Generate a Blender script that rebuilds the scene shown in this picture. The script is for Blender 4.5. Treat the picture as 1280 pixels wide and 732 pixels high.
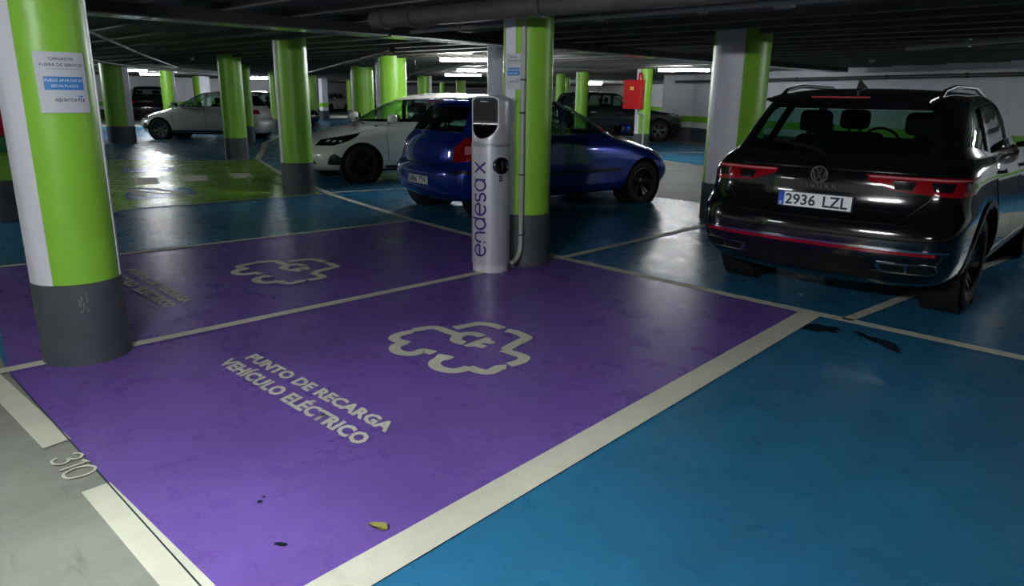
import bpy, bmesh, math, random
from mathutils import Vector, Matrix
from mathutils.bvhtree import BVHTree
from mathutils.geometry import delaunay_2d_cdt
random.seed(7)
R=math.radians; PI=math.pi
for o in list(bpy.data.objects): bpy.data.objects.remove(o)
scene=bpy.context.scene; COL=scene.collection

# ---------------- camera ----------------
FPX=900.0; PITCH=math.atan(248/900); ROLL=math.atan(.0128); CH=1.5; YAW=R(44.4)
f0=Vector((-math.sin(YAW),math.cos(YAW),0)); r0=Vector((math.cos(YAW),math.sin(YAW),0))
FW=f0*math.cos(PITCH)-Vector((0,0,1))*math.sin(PITCH); u0=r0.cross(FW)
RT=r0*math.cos(ROLL)+u0*math.sin(ROLL); UP=u0*math.cos(ROLL)-r0*math.sin(ROLL)
CAM=Vector((0,0,CH))
cd=bpy.data.cameras.new('camera'); cam=bpy.data.objects.new('camera',cd); COL.objects.link(cam)
cd.sensor_width=36; cd.lens=36*FPX/1280; cd.clip_start=.05; cd.clip_end=200
m=Matrix((RT,UP,-FW)).transposed().to_4x4(); m.translation=CAM; cam.matrix_world=m
scene.camera=cam
def at(px,py,z=0.0):
    d=RT*((px-640)/FPX)+UP*((366-py)/FPX)+FW
    return CAM+d*((z-CH)/d.z)

# ---------------- world, exposure ----------------
w=bpy.data.worlds.new('world'); scene.world=w; w.use_nodes=True
w.node_tree.nodes['Background'].inputs[0].default_value=(.75,.85,1,1)
w.node_tree.nodes['Background'].inputs[1].default_value=.012
scene.view_settings.view_transform='Standard'; scene.view_settings.look='None'
scene.view_settings.exposure=1.25; scene.view_settings.gamma=1
LAMP_W=1.0       # overall lamp scale

# ---------------- materials ----------------
MT={}
def lin(c):
    return tuple((x/12.92 if x<=.04045 else ((x+.055)/1.055)**2.4) for x in c)
def hexc(h): return lin(tuple(int(h[i:i+2],16)/255 for i in (0,2,4)))
def mat(name,col,rough=.5,metal=0.,coat=0.,var=0.,vscale=4.,bump=0.,bscale=60.,emit=None,estr=0.,spec=.5,streak=None,rvar=0.):
    if name in MT: return MT[name]
    m=bpy.data.materials.new(name); m.use_nodes=True; nt=m.node_tree; N=nt.nodes; L=nt.links
    b=N['Principled BSDF']
    if isinstance(col,str): col=hexc(col)
    b.inputs['Base Color'].default_value=(*col,1); b.inputs['Roughness'].default_value=rough
    b.inputs['Metallic'].default_value=metal; b.inputs['Coat Weight'].default_value=coat
    b.inputs['Coat Roughness'].default_value=.04; b.inputs['Specular IOR Level'].default_value=spec
    if emit: b.inputs['Emission Color'].default_value=(*emit,1); b.inputs['Emission Strength'].default_value=estr
    tc=N.new('ShaderNodeTexCoord')
    if var:
        n=N.new('ShaderNodeTexNoise'); n.inputs['Scale'].default_value=vscale; n.inputs['Detail'].default_value=8; n.inputs['Roughness'].default_value=.65
        if streak:
            mp=N.new('ShaderNodeMapping'); mp.inputs['Scale'].default_value=streak; L.new(tc.outputs['Object'],mp.inputs[0]); L.new(mp.outputs[0],n.inputs[0])
        else: L.new(tc.outputs['Object'],n.inputs[0])
        r=N.new('ShaderNodeValToRGB'); r.color_ramp.elements[0].position=.3; r.color_ramp.elements[1].position=.7
        r.color_ramp.elements[0].color=(*[x*(1-var) for x in col],1); r.color_ramp.elements[1].color=(*[min(1,x*(1+var*.6)) for x in col],1)
        L.new(n.outputs[0],r.inputs[0]); L.new(r.outputs[0],b.inputs['Base Color'])
        if rvar:
            mr=N.new('ShaderNodeMapRange'); mr.inputs['To Min'].default_value=rough-rvar; mr.inputs['To Max'].default_value=rough+rvar
            L.new(n.outputs[0],mr.inputs[0]); L.new(mr.outputs[0],b.inputs['Roughness'])
    if bump:
        n=N.new('ShaderNodeTexNoise'); n.inputs['Scale'].default_value=bscale; n.inputs['Detail'].default_value=4
        L.new(tc.outputs['Object'],n.inputs[0]); bp=N.new('ShaderNodeBump'); bp.inputs['Strength'].default_value=bump; bp.inputs['Distance'].default_value=.01
        L.new(n.outputs[0],bp.inputs['Height']); L.new(bp.outputs[0],b.inputs['Normal'])
    MT[name]=m; return m
def floor_paint(name,col,rough=.27,dirt=.5,wear=.25):
    """epoxy paint with tyre scuffs, dust and grime"""
    m=bpy.data.materials.new(name); m.use_nodes=True; nt=m.node_tree; N=nt.nodes; L=nt.links; b=N['Principled BSDF']; b.inputs['Specular IOR Level'].default_value=.15
    col=hexc(col)
    ge=N.new('ShaderNodeNewGeometry')
    def noise(sc,det=6,ro=.6,mp=None):
        n=N.new('ShaderNodeTexNoise'); n.inputs['Scale'].default_value=sc; n.inputs['Detail'].default_value=det; n.inputs['Roughness'].default_value=ro
        if mp:
            q=N.new('ShaderNodeMapping'); q.inputs['Scale'].default_value=mp[0]; q.inputs['Rotation'].default_value=(0,0,mp[1]); L.new(ge.outputs['Position'],q.inputs[0]); L.new(q.outputs[0],n.inputs[0])
        else: L.new(ge.outputs['Position'],n.inputs[0])
        return n.outputs[0]
    def ramp(f,a,c):
        r=N.new('ShaderNodeMapRange'); r.inputs['From Min'].default_value=a; r.inputs['From Max'].default_value=c; L.new(f,r.inputs[0]); return r.outputs[0]
    def mix(a,bb,f,mul=1.):
        x=N.new('ShaderNodeMix'); x.data_type='RGBA'
        mm=N.new('ShaderNodeMath'); mm.operation='MULTIPLY'; mm.inputs[1].default_value=mul; L.new(f,mm.inputs[0]); L.new(mm.outputs[0],x.inputs['Factor'])
        for s,v in ((x.inputs['A'],a),(x.inputs['B'],bb)):
            if isinstance(v,tuple): s.default_value=(*v,1)
            else: L.new(v,s)
        return x.outputs['Result']
    c=mix(col,tuple(x*.72 for x in col),ramp(noise(1.1,8,.6),.35,.75))
    c=mix(c,tuple(x*.5+.012 for x in col),ramp(noise(4,9,.62,((1,.3,1),.5)),.42,.9),dirt)
    c=mix(c,(.03,.028,.026),ramp(noise(9,8,.6,((.3,1.6,1),-.3)),.60,.92),dirt*.8)
    c=mix(c,tuple(x*.7+.10 for x in col),ramp(noise(45,5,.75),.56,.72),wear)
    L.new(c,b.inputs['Base Color'])
    r=N.new('ShaderNodeMapRange'); r.inputs['From Min'].default_value=.3; r.inputs['From Max'].default_value=.7
    r.inputs['To Min'].default_value=rough-.06; r.inputs['To Max'].default_value=rough+.12; L.new(noise(3,8,.7),r.inputs[0]); L.new(r.outputs[0],b.inputs['Roughness'])
    bp=N.new('ShaderNodeBump'); bp.inputs['Strength'].default_value=.18; bp.inputs['Distance'].default_value=.004; L.new(noise(14,8,.6),bp.inputs['Height']); L.new(bp.outputs[0],b.inputs['Normal'])
    MT[name]=m; return m
floor_paint('purple_paint','7558ac',dirt=.5); floor_paint('blue_paint','2d759c',dirt=.75,wear=.35); floor_paint('green_paint','78aa34',.25)
floor_paint('white_floor_paint','d9d9c4',.5,.5,.3); floor_paint('concrete_floor','94968b',.55,.95,.5)
mat('column_green','8cc83a',.38,var=.12,vscale=2.,bump=.1,bscale=18); mat('column_white','e2e0ea',.4,var=.05); mat('column_grey','4b5052',.5,var=.2,vscale=6,bump=.1,bscale=20)
mat('wall_white','dddde2',.7,var=.1,vscale=1.2,bump=.15,bscale=10); mat('wall_green','7cc02a',.5); mat('wall_grey','41454c',.6,var=.15)
mat('ceiling_concrete','66655f',.85,var=.4,vscale=1.1,bump=.5,bscale=7,streak=(.6,2.,1))
mat('galvanised','b4b6b4',.22,1.,var=.15,vscale=3); mat('duct_side','2c2c2c',.6); mat('pipe_dark','55524d',.45,.3,var=.3,vscale=5)
mat('pvc_grey','a9a9a4',.4); mat('black_plastic','0c0c0d',.45); mat('gloss_black','050506',.18,coat=1.)
mat('silver','c6c5ca',.34,.35,var=.05,vscale=8,streak=(1,1,.05)); mat('silver_plain','a9a8ae',.35,.6); mat('plinth_white','cfcfd2',.45)
mat('paper','c9ccd2',.6); mat('paper_blue','3a86cc',.5); mat('ink','2b2b30',.6); mat('ink_white','e6ecf2',.5); mat('purple_ink','35156f',.4)
mat('red_enamel','c8141e',.3,coat=.4); mat('chrome','c8c8cc',.12,1.); mat('rubber','0e0e0f',.75,bump=.2,bscale=40); mat('rim_dark','2a2a2d',.3,.8); mat('rim_grey','77787c',.3,.8)
mat('car_black','0c0e11',.12,coat=1.,spec=.6); mat('car_blue','0e319c',.25,.5,coat=1.); mat('car_white','d0cecd',.25,coat=.8); mat('car_grey','2b2e33',.22,.5,coat=1.)
mat('car_silver','8f9396',.25,.6,coat=1.)
mat('inside','060606',.8); mat('seat_cloth','0b0b0c',.9); mat('lamp_red','8c0712',.12,coat=1.,emit=(.5,.0,.01),estr=.0); mat('lamp_clear','b8bcc2',.08,.3,coat=1.)
mat('lamp_dark','101114',.06,coat=1.); mat('lamp_pink','c77880',.15,coat=1.); mat('plate_white','f0f2f2',.35); mat('plate_blue','1a50c8',.4); mat('trim_black','0b0b0c',.4)
mat('leaf_brown','7d7a35',.7); mat('stain','15242c',.35); mat('tape_black','111111',.5); mat('sensor_white','bdbdb8',.5); mat('green_plastic','1d7a3c',.4); mat('yellow_label','d6c23a',.5)

def glass(name,tint,mixf=.1):
    m=bpy.data.materials.new(name); m.use_nodes=True; nt=m.node_tree; N=nt.nodes; L=nt.links
    N.remove(N['Principled BSDF']); o=N['Material Output']
    t=N.new('ShaderNodeBsdfTransparent'); t.inputs[0].default_value=(*tint,1); g=N.new('ShaderNodeBsdfGlossy'); g.inputs['Roughness'].default_value=.02; g.inputs[0].default_value=(.9,.9,.9,1)
    lw=N.new('ShaderNodeLayerWeight'); lw.inputs[0].default_value=.5; pw=N.new('ShaderNodeMath'); pw.operation='POWER'; pw.inputs[1].default_value=4; L.new(lw.outputs['Facing'],pw.inputs[0]); f=N.new('ShaderNodeMath'); f.operation='MULTIPLY_ADD'; f.inputs[1].default_value=.94; f.inputs[2].default_value=.05; L.new(pw.outputs[0],f.inputs[0]); x=N.new('ShaderNodeMixShader')
    L.new(f.outputs[0],x.inputs[0]); L.new(t.outputs[0],x.inputs[1]); L.new(g.outputs[0],x.inputs[2]); L.new(x.outputs[0],o.inputs[0]); MT[name]=m
glass('glass_dark',(.36,.54,.49)); glass('glass_clear',(.55,.68,.6)); glass('glass_black',(.05,.06,.06))

# ---------------- object helpers ----------------
def tag(o,label=None,cat=None,group=None,kind=None):
    for k,v in (('label',label),('category',cat),('group',group),('kind',kind)):
        if v: o[k]=v
    return o
def thing(name,label,cat,loc=(0,0,0),rz=0,group=None):
    o=bpy.data.objects.new(name,None); COL.objects.link(o); o.location=loc; o.rotation_euler=(0,0,rz); o.empty_display_size=.1
    return tag(o,label,cat,group)
def link(name,me,mt=None,parent=None,smooth=False,angle=35):
    if mt is not None:
        for x in (mt if isinstance(mt,(list,tuple)) else [mt]): me.materials.append(MT[x])
    if smooth:
        me.shade_smooth(); me.set_sharp_from_angle(angle=R(angle))
    o=bpy.data.objects.new(name,me); COL.objects.link(o)
    if parent is not None: o.parent=parent
    return o
def obj(name,bm,mt=None,parent=None,smooth=False,angle=35):
    me=bpy.data.meshes.new(name); bmesh.ops.recalc_face_normals(bm,faces=bm.faces); bm.to_mesh(me); bm.free()
    return link(name,me,mt,parent,smooth,angle)
def pyobj(name,vs,fs,mt=None,parent=None,smooth=False,angle=35,recalc=True):
    bm=bmesh.new(); V=[bm.verts.new(v) for v in vs]
    for f in fs:
        try: bm.faces.new([V[i] for i in f])
        except ValueError: pass
    if recalc: return obj(name,bm,mt,parent,smooth,angle)
    me=bpy.data.meshes.new(name); bm.to_mesh(me); bm.free(); return link(name,me,mt,parent,smooth,angle)
def box(bm,x0,x1,y0,y1,z0,z1,bev=0,mtx=None):
    r=bmesh.ops.create_cube(bm,size=1); vs=r['verts']
    for v in vs: v.co=Vector((x0+(v.co.x+.5)*(x1-x0),y0+(v.co.y+.5)*(y1-y0),z0+(v.co.z+.5)*(z1-z0)))
    if bev:
        es=list({e for v in vs for e in v.link_edges}); r=bmesh.ops.bevel(bm,geom=es,offset=bev,segments=2,affect='EDGES',profile=.5); vs=list({v for f in r['faces'] for v in f.verts}|{v for v in vs if v.is_valid})
    if mtx is not None: bmesh.ops.transform(bm,matrix=mtx,verts=[v for v in vs if v.is_valid])
    return bm
def tube(bm,pts,r,n=10,caps=True):
    pts=[Vector(p) for p in pts]; rings=[]
    up=Vector((0,0,1))
    for i,p in enumerate(pts):
        a=pts[max(i-1,0)]; b=pts[min(i+1,len(pts)-1)]; d=(b-a).normalized()
        s=d.cross(up); s=s.normalized() if s.length>.05 else d.cross(Vector((1,0,0))).normalized()
        t=s.cross(d).normalized(); rr=r[i] if isinstance(r,(list,tuple)) else r
        rings.append([bm.verts.new(p+(s*math.cos(2*PI*k/n)+t*math.sin(2*PI*k/n))*rr) for k in range(n)])
        if abs(d.z)>.95: up=Vector((0,1,0))
    for a,b in zip(rings,rings[1:]):
        for k in range(n): bm.faces.new((a[k],a[(k+1)%n],b[(k+1)%n],b[k]))
    if caps: bm.faces.new(rings[0]); bm.faces.new(rings[-1][::-1])
    return bm
def lathe(bm,prof,n=32,mtx=None,a0=0,a1=2*PI):
    full=abs(a1-a0-2*PI)<1e-6; cnt=n if full else n+1; rings=[]; new=[]
    for r,z in prof:
        ring=[bm.verts.new((r*math.cos(a0+(a1-a0)*k/n),r*math.sin(a0+(a1-a0)*k/n),z)) for k in range(cnt)]; rings.append(ring); new+=ring
    for a,b in zip(rings,rings[1:]):
        for k in range(n):
            try: bm.faces.new((a[k],a[(k+1)%cnt],b[(k+1)%cnt],b[k]))
            except ValueError: pass
    if mtx is not None: bmesh.ops.transform(bm,matrix=mtx,verts=new)
    return bm
def prism(bm,poly,z0,z1,top_only=False):
    b=[bm.verts.new((*p,z1)) for p in poly]; bm.faces.new(b)
    if not top_only:
        a=[bm.verts.new((*p,z0)) for p in poly]; bm.faces.new(a[::-1])
        for i in range(len(poly)): j=(i+1)%len(poly); bm.faces.new((a[i],a[j],b[j],b[i]))
    return bm
def tri_mesh(poly,step=None,extra=()):
    """2-D polygon -> (points, triangles), with an interior grid"""
    poly=[Vector(p[:2]) for p in poly]; pts=[]
    n=len(poly)
    if step:
        dense=[]
        for i in range(n):
            a,b=poly[i],poly[(i+1)%n]; k=max(1,int((b-a).length/step))
            dense+=[a+(b-a)*j/k for j in range(k)]
        poly=dense; n=len(poly)
        xs=[p.x for p in poly]; ys=[p.y for p in poly]
        def inside(x,y):
            c=False
            for i in range(n):
                a,b=poly[i],poly[i-1]
                if (a.y>y)!=(b.y>y) and x<(b.x-a.x)*(y-a.y)/(b.y-a.y)+a.x: c=not c
            return c
        x=min(xs)+step/2
        while x<max(xs):
            y=min(ys)+step/2
            while y<max(ys):
                if inside(x,y) and min((Vector((x,y))-p).length for p in poly)>step*.45: pts.append(Vector((x,y)))
                y+=step
            x+=step
    out=delaunay_2d_cdt(poly+pts,[],[list(range(n))],1,1e-6)
    return out[0],out[2],n
def text_polys(txt,size,bold=0.,spacing=1.,shear=0.,align='CENTER',res=2):
    """text as a flat mesh in XY, width returned"""
    c=bpy.data.curves.new('t','FONT'); c.body=txt; c.size=size; c.offset=bold; c.space_character=spacing; c.align_x=align; c.shear=shear; c.resolution_u=res
    o=bpy.data.objects.new('t',c); COL.objects.link(o)
    dg=bpy.context.evaluated_depsgraph_get(); me=bpy.data.meshes.new_from_object(o.evaluated_get(dg)); me=me.copy()
    bpy.data.objects.remove(o); bpy.data.curves.remove(c)
    return me
def text_obj(name,txt,mt,fn,parent=None,w=None,h=None,bold=0.,spacing=1.,shear=0.,thick=0,res=2):
    """text fitted to w x h (metres), corner at origin, mapped through fn(x,y)->3-D"""
    me=text_polys(txt,1.,bold,spacing,shear,'LEFT',res)
    xs=[v.co.x for v in me.vertices]; ys=[v.co.y for v in me.vertices]
    x0,x1,y0,y1=min(xs),max(xs),min(ys),max(ys); sx=(w/(x1-x0)) if w else None; sy=(h/(y1-y0)) if h else sx; sx=sx or sy
    for v in me.vertices: v.co=fn((v.co.x-x0)*sx,(v.co.y-y0)*sy)
    me.materials.clear()
    return link(name,me,mt,parent)
def stroke(bm,pts,wd,z,closed=False,mitre=True):
    """ribbon along 2-D points (flat, at height z)"""
    P=[Vector(p[:2]) for p in pts]; n=len(P); A=[];B=[]
    for i,p in enumerate(P):
        a=P[i-1] if (i or closed) else P[i]; b=P[(i+1)%n] if (i<n-1 or closed) else P[i]
        d1=(p-a).normalized() if (p-a).length>1e-9 else None; d2=(b-p).normalized() if (b-p).length>1e-9 else None
        d=((d1 or d2)+(d2 or d1)); d=d.normalized() if d.length>1e-6 else (d1 or d2)
        k=1.
        if d1 and d2: k=min(1.35,1/max(.5,d.dot(d1)))
        nn=Vector((-d.y,d.x))*(wd/2*k); A.append(bm.verts.new((*(p+nn),z))); B.append(bm.verts.new((*(p-nn),z)))
    rng=range(n) if closed else range(n-1)
    for i in rng:
        j=(i+1)%n; bm.faces.new((A[i],B[i],B[j],A[j]))
    return bm
def smooth_pts(pts,k=4):
    """Catmull-Rom through 2-D points"""
    P=[Vector(p[:2]) for p in pts]; out=[]
    for i in range(len(P)-1):
        a=P[max(i-1,0)];b=P[i];c=P[i+1];d=P[min(i+2,len(P)-1)]
        for j in range(k):
            t=j/k; out.append(.5*((2*b)+(c-a)*t+(2*a-5*b+4*c-d)*t*t+(3*b-a-3*c+d)*t**3))
    out.append(P[-1]); return out

# ---------------- setting ----------------
b=bmesh.new(); prism(b,[(-70,-8),(14,-8),(14,60),(-70,60)],-.2,0); FLOOR=tag(obj('floor',b,'concrete_floor'),kind='structure')
def P(*pp): return [tuple(at(*p)[:2]) for p in pp]
def paint(name,poly,mt,z,label=None):
    b=bmesh.new(); vs,ts,_=tri_mesh(poly); vv=[b.verts.new((v.x,v.y,z)) for v in vs]
    for t in ts: b.faces.new([vv[i] for i in t])
    o=obj(name,b,mt,FLOOR)
    for p in o.data.polygons:
        if p.normal.z<0: o.data.flip_normals(); break
    if label: o['label']=label
    return o
def line(name,pts,wd,z,label=None,mt='white_floor_paint'):
    b=bmesh.new(); stroke(b,pts,wd,z); o=obj(name,b,mt,FLOOR)
    if o.data.polygons[0].normal.z<0: o.data.flip_normals()
    if label: o['label']=label
    return o
BACK=[(-30,16.5),(-24.6,13.1),(-20.4,10.3),(-15.7,7.75),(-12.5,6.65),(-10.56,6.14),(-9.6,5.87),(-8.23,5.61),(-7.04,5.39),(-5.8,5.25),(-4.3,5.12),(-2.62,5.09),(0,5.09),(8,5.09)]
FRONT=[(8,.72),(-4.5,.70),(-7.4,.9),(-10,1.05),(-13.5,1.5),(-20.5,3.5),(-27,7)]
Z1,Z2,Z3,Z4=.002,.004,.006,.008
paint('blue_bay_paint',[p for p in FRONT]+[p for p in BACK],'blue_paint',Z1,'blue epoxy of the near row of bays')
# opposite row behind, up to the aisle, and the far bays along the walls
paint('blue_bay_paint',BACK[::-1]+[(-30.5,19),(-22,17.2),(-14,13.2),(-9,10.6),(-6.2,9.5),(-4,9.35),(8,9.3)],'blue_paint',Z1,'blue epoxy of the row behind the charger')
paint('blue_bay_paint',[(-13.4,16.9),(-9.78,15.2),(-8.42,14.6),(8,8.6),(8,11.3),(-3.1,16.85),(-13.95,21.9)],'blue_paint',Z1,'blue epoxy of the bays by the white wall')
paint('blue_bay_paint',[(-34,9.),(-29,6.3),(-25.6,4.),(-20.5,2),(-16,3.9),(-24,11),(-30,16)][::-1],'blue_paint',.0012,'blue epoxy beyond the green bay')
paint('blue_bay_paint',[(-36,12),(-31,17),(-22,22),(-16,20),(-15.5,24),(-24,33),(-38,25),(-42,17)],'blue_paint',.0012,'blue epoxy of the far bays')
paint('blue_bay_paint',[(-52,28),(-48,26.5),(-44,33),(-50,36)],'blue_paint',.0012)
paint('purple_bay_paint',[(-4.5,.70),(-1.76,.70),(-1.95,5.05),(-4.42,5.09)],'purple_paint',Z2,'purple epoxy of the near charging bay')
paint('purple_bay_paint',[(-7.5,1.15),(-4.5,.70),(-4.42,5.1),(-5.8,5.25),(-6.96,5.38)],'purple_paint',Z2,'purple epoxy of the charging bay behind the near column')
paint('green_bay_paint',[(-10.05,3.01),(-12.2,1.9),(-18.3,4.3),(-15.65,7.7),(-12.5,6.62),(-9.7,5.8),(-9.83,5.2)],'green_paint',Z2,'green epoxy of the accessible bay')
line('back_line',BACK[3:],.10,Z3,'off white line across the heads of the bays')
line('back_line',[P((322,199),)[0],(-18.5,9.3),(-20.4,10.3),(-24.6,13.1)],.14,Z3)
line('bay_line',[(-1.72,.70),(-1.94,5.07)],.155,Z4,'broad off white line between purple and blue bays')
line('bay_line',[(-4.58,.5),(-4.54,1.2),(-4.42,5.07)],.085,Z4,'off white line between the two purple bays')
line('bay_line',[(-7.42,1.15),(-7.26,2.19),(-6.96,5.30)],.075,Z4)
line('bay_line',[(-4.36,5.12),(-4.37,9.3)],.085,Z4)
line('bay_line',[(-9.75,5.9)]+P((430,240),(510,236),(560,234)),.08,Z4)
line('bay_line',[(-9.7,2.7),(-10.05,3.01),(-9.83,5.24),(-9.75,5.8)],.06,Z4)
line('bay_line',P((145,206),(319,200)),.09,Z4); line('bay_line',P((140,188),(280,188)),.09,Z4); line('bay_line',P((324,199),(360,199)),.08,Z4)
line('bay_line',P((165,178),(352,168)),.1,Z3)
line('bay_line',[(-1.7,9.36),(-.9,9.2),(1.5,9.2)],.07,Z4); line('bay_line',[(-1.7,5.1),(-1.3,9.3)],.08,Z3); line('bay_line',[(1,5.1),(1.2,9.3)],.08,Z3)
line('bay_line',P((760,193),(827,191.6),(900,190)),.11,Z4)
line('bay_line',P((700,201.5),(760,200.5),(830,201),(879,207.5),(920,214)),.06,Z4)
def quad(name,poly,z,mt='white_floor_paint',label=None): return paint(name,poly,mt,z,label)
quad('threshold_block',P((2,470),(-40,440),(-60,445),(0,505),(54,562),(89,550)),.0072,label='thick off white threshold mark left of the bay number')
quad('threshold_block',P((102,617),(138,604),(272,736),(300,765),(238,775),(200,734)),.0072,label='thick off white threshold mark right of the bay number')
# bay number 310, stencilled from strokes (top of the digits towards the bay)
o=[(-3.27,.60),(-3.03,.69)]
def digits():
    b=bmesh.new()
    def px(l): return [tuple(at(50+x/12.2,555+y/12.2)[:2]) for x,y in l]
    three=[(500,170),(580,155),(650,180),(620,225),(540,250),(470,240),(430,245),(440,270),(380,315),(280,335),(200,320),(185,280),(260,232)]
    stroke(b,smooth_pts(px(three),5),.011,Z4); stroke(b,px([(290,432),(700,290)]),.011,Z4); stroke(b,px([(640,275),(690,265),(745,285),(690,300)]),.010,Z4)
    zero=[(770,350),(845,370),(830,420),(720,480),(560,525),(430,545),(365,520),(370,475),(480,410),(640,365)]
    z=px(zero); z=[Vector(p) for p in z]; zz=smooth_pts(z+[z[0],z[1]],5)[:-5]; stroke(b,zz,.012,Z4,closed=False)
    o=obj('bay_number',b,'white_floor_paint',FLOOR); o['label']='stencilled number 310'
    if o.data.polygons[0].normal.z<0: o.data.flip_normals()
digits()
line('paint_edge',[(-4.45,.698),(-1.8,.702)],.006,.0078,'dark crack between bay paint and concrete','stain')
# painted electric car with a plug
ICON=[[(255,140),(225,140),(120,165),(85,190),(95,205),(135,222),(205,238)],
 [(180,235),(110,255),(90,285),(130,315),(210,327),(280,318),(330,300),(420,320)],
 [(245,125),(300,118),(370,106),(450,108),(540,140),(620,170),(600,205),(640,228),(680,235)],
 [(620,175),(690,158),(760,158),(830,178)],
 [(595,110),(700,88),(800,72),(880,78),(950,95),(1000,112)],
 [(1030,130),(1100,142),(1180,175),(1200,195),(1110,240),(1020,290)],
 [(1000,292),(1080,318),(1160,345),(1180,365),(1140,395),(1050,420)],
 [(1030,440),(970,442),(900,478),(830,478),(770,462),(710,440)],
 [(720,440),(660,460),(580,472),(480,455),(425,420),(440,385),(500,362)],
 [(565,368),(500,352),(440,345)]]
def icon(fn,name):
    b=bmesh.new()
    for i,s in enumerate(ICON):
        pts=smooth_pts([fn(x,y) for x,y in s],4); stroke(b,pts,.072,Z4+.0002*(i%3))
    def poly(l,z): 
        vs=[b.verts.new((*fn(*p),z)) for p in l]; b.faces.new(vs)
    poly([(665,255),(860,185),(905,195),(895,210),(945,230),(905,245),(840,235),(815,240),(875,262),(820,280),(770,265),(700,268)],Z4)
    poly([(590,175),(640,175),(660,215),(680,230),(640,242),(600,232),(572,205)],Z4+.0007)
    o=obj(name,b,'white_floor_paint',FLOOR)
    for p in o.data.polygons:
        if p.normal.z<0: p.flip()
    return o
def icon_near(x,y): return tuple(at(480+x/6.737,395+y/6.737)[:2])
icon(icon_near,'charging_car_icon')['label']='white outline of a car with a plug, painted sharply'
icon(lambda x,y:(icon_near(x,y)[0]-2.50,icon_near(x,y)[1]+.17),'charging_car_icon')['label']='faded outline of a car with a plug in the farther purple bay'
def flat(x0,y0,z,ang=0.):
    c,s=math.cos(ang),math.sin(ang)
    return lambda x,y:(x0+c*x-s*y,y0+s*x+c*y,z)
# row 1 top/bottom measured on the photo
def row(txt,x0,x1,y0,h,nm='bay_lettering',ang=0.):
    fl=flat(x0,y0,Z4,ang); o=text_obj(nm,txt,'white_floor_paint',lambda x,y:fl(x-.3*y,y),FLOOR,w=x1-x0,h=h,bold=.045,spacing=1.04); o['label']='words '+txt; return o
row('PUNTO DE RECARGA',-3.845,-2.50,1.715,.09,ang=.018); row('VEHÍCULO ELÉCTRICO',-3.875,-2.475,1.572,.122,ang=.004)
row('PUNTO  DE  RECARGA',-6.56,-5.22,1.955,.09,ang=-.03); row('VEHÍCULO  ELÉCTRICO',-6.60,-5.18,1.80,.122,ang=-.02)
# accessible bay markings
quad('access_panel',P((156,243),(163,235),(237,234.5),(249,243.5),(160,251)),Z3,'blue_paint','blue panel with worn wheelchair symbol')
quad('access_panel',P((152,217),(152,210),(222,209),(219,214)),Z3,'blue_paint')
for q in (((169,231),(168,223),(196,222),(200,230)),((230,227),(224,220),(258,219),(261,226)),((293,223.5),(285,217),(311,216),(319,222))): quad('white_square',P(*q),Z3)
b=bmesh.new(); c=(at(197,242)); stroke(b,[(c.x+.75*math.cos(t*.5)*.9,c.y+.25*math.sin(t*.5)) for t in range(11)],.1,Z4); stroke(b,[(c.x-.8,c.y-.5),(c.x-.1,c.y),(c.x+.6,c.y+.3)],.1,Z4); o=obj('wheelchair_symbol',b,'white_floor_paint',FLOOR)
# oil stains with shapes of their own
def blob(cx,cy,rx,ry,rot,n=26,seed=1):
    rr=random.Random(seed); out=[]
    for k in range(n):
        t=2*PI*k/n; q=1+rr.uniform(-.35,.35); x=rx*q*math.cos(t); y=ry*q*math.sin(t); out.append((cx+x*math.cos(rot)-y*math.sin(rot),cy+x*math.sin(rot)+y*math.cos(rot)))
    return out
c1=at(1025,410); c2=at(1106,430); c3=at(1080,420)
for i,(c,a,bb,r) in enumerate(((c1,.14,.09,.3),(c2,.17,.05,-.55),(c3,.1,.03,-.5),(at(325,628),.012,.01,0),(at(352,681),.03,.012,.5),(at(330,622),.009,.006,1),(at(437,565),.008,.006,1),(at(190,353+40),.03,.014,.4))): paint('oil_stain',blob(c.x,c.y,a,bb,r,seed=i+3),'stain',Z2+.0002*i)

# ceiling: slab with joists running along the row
b=bmesh.new(); prism(b,[(-70,-8),(14,-8),(14,60),(-70,60)],2.28,2.6)
CEIL=tag(obj('ceiling',b,'ceiling_concrete'),kind='structure')
k=0
y=-7.6
bj=bmesh.new()
while y<59:
    box(bj,-70,14,y,y+.14,2.215,2.28); y+=.72
j=obj('joist',bj,'ceiling_concrete',CEIL); j['kind']='stuff'

def wall(name,pts,base=.47,band=(.66,.86),top=2.6,gaps=()):
    """banded wall along a polyline, normal side irrelevant (two sided, 12 cm thick)"""
    pts=[Vector(p) for p in pts]; root=None
    def strip(z0,z1,off,mt,nm,par):
        b=bmesh.new()
        for a,c in zip(pts,pts[1:]):
            d=(c-a).normalized(); n=Vector((-d.y,d.x))*(.06+off)
            q=[a+n,c+n,c-n,a-n]; prism(b,[tuple(v) for v in q],z0,z1)
        return obj(nm,b,mt,par)
    root=strip(0,top,0,'wall_white',name,None); root['kind']='structure'
    strip(0,base,.012,'wall_grey','grey_dado',root); strip(band[0],band[1],.01,'wall_green','green_stripe',root)
    return root
WR=wall('wall_right',[tuple(at(827,174.5)[:2]),tuple(at(864,176.6)[:2]),(-3.14,16.84),(12,9.2)])
b=bmesh.new(); q=at(869.5,177); box(b,q.x-.05,q.x+.05,q.y-.1,q.y-.04,0,.5); obj('joint_strip',b,'wall_white',WR)
wall('wall_back',[tuple(at(827,174.5)[:2]),(-18.5,29),(-24,38),(-36,46),(-50,50)])
wall('wall_left',[(-30,-6),(-37,2.0),(-42,9.5),(-45,18),(-50,29),(-55,36),(-56,50)])
tag(bpy.data.objects['wall_left'],kind='structure')
# enclosing walls out of view
wall('wall_near',[(-30,-7),(13,-7),(13,9.2)])

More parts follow.
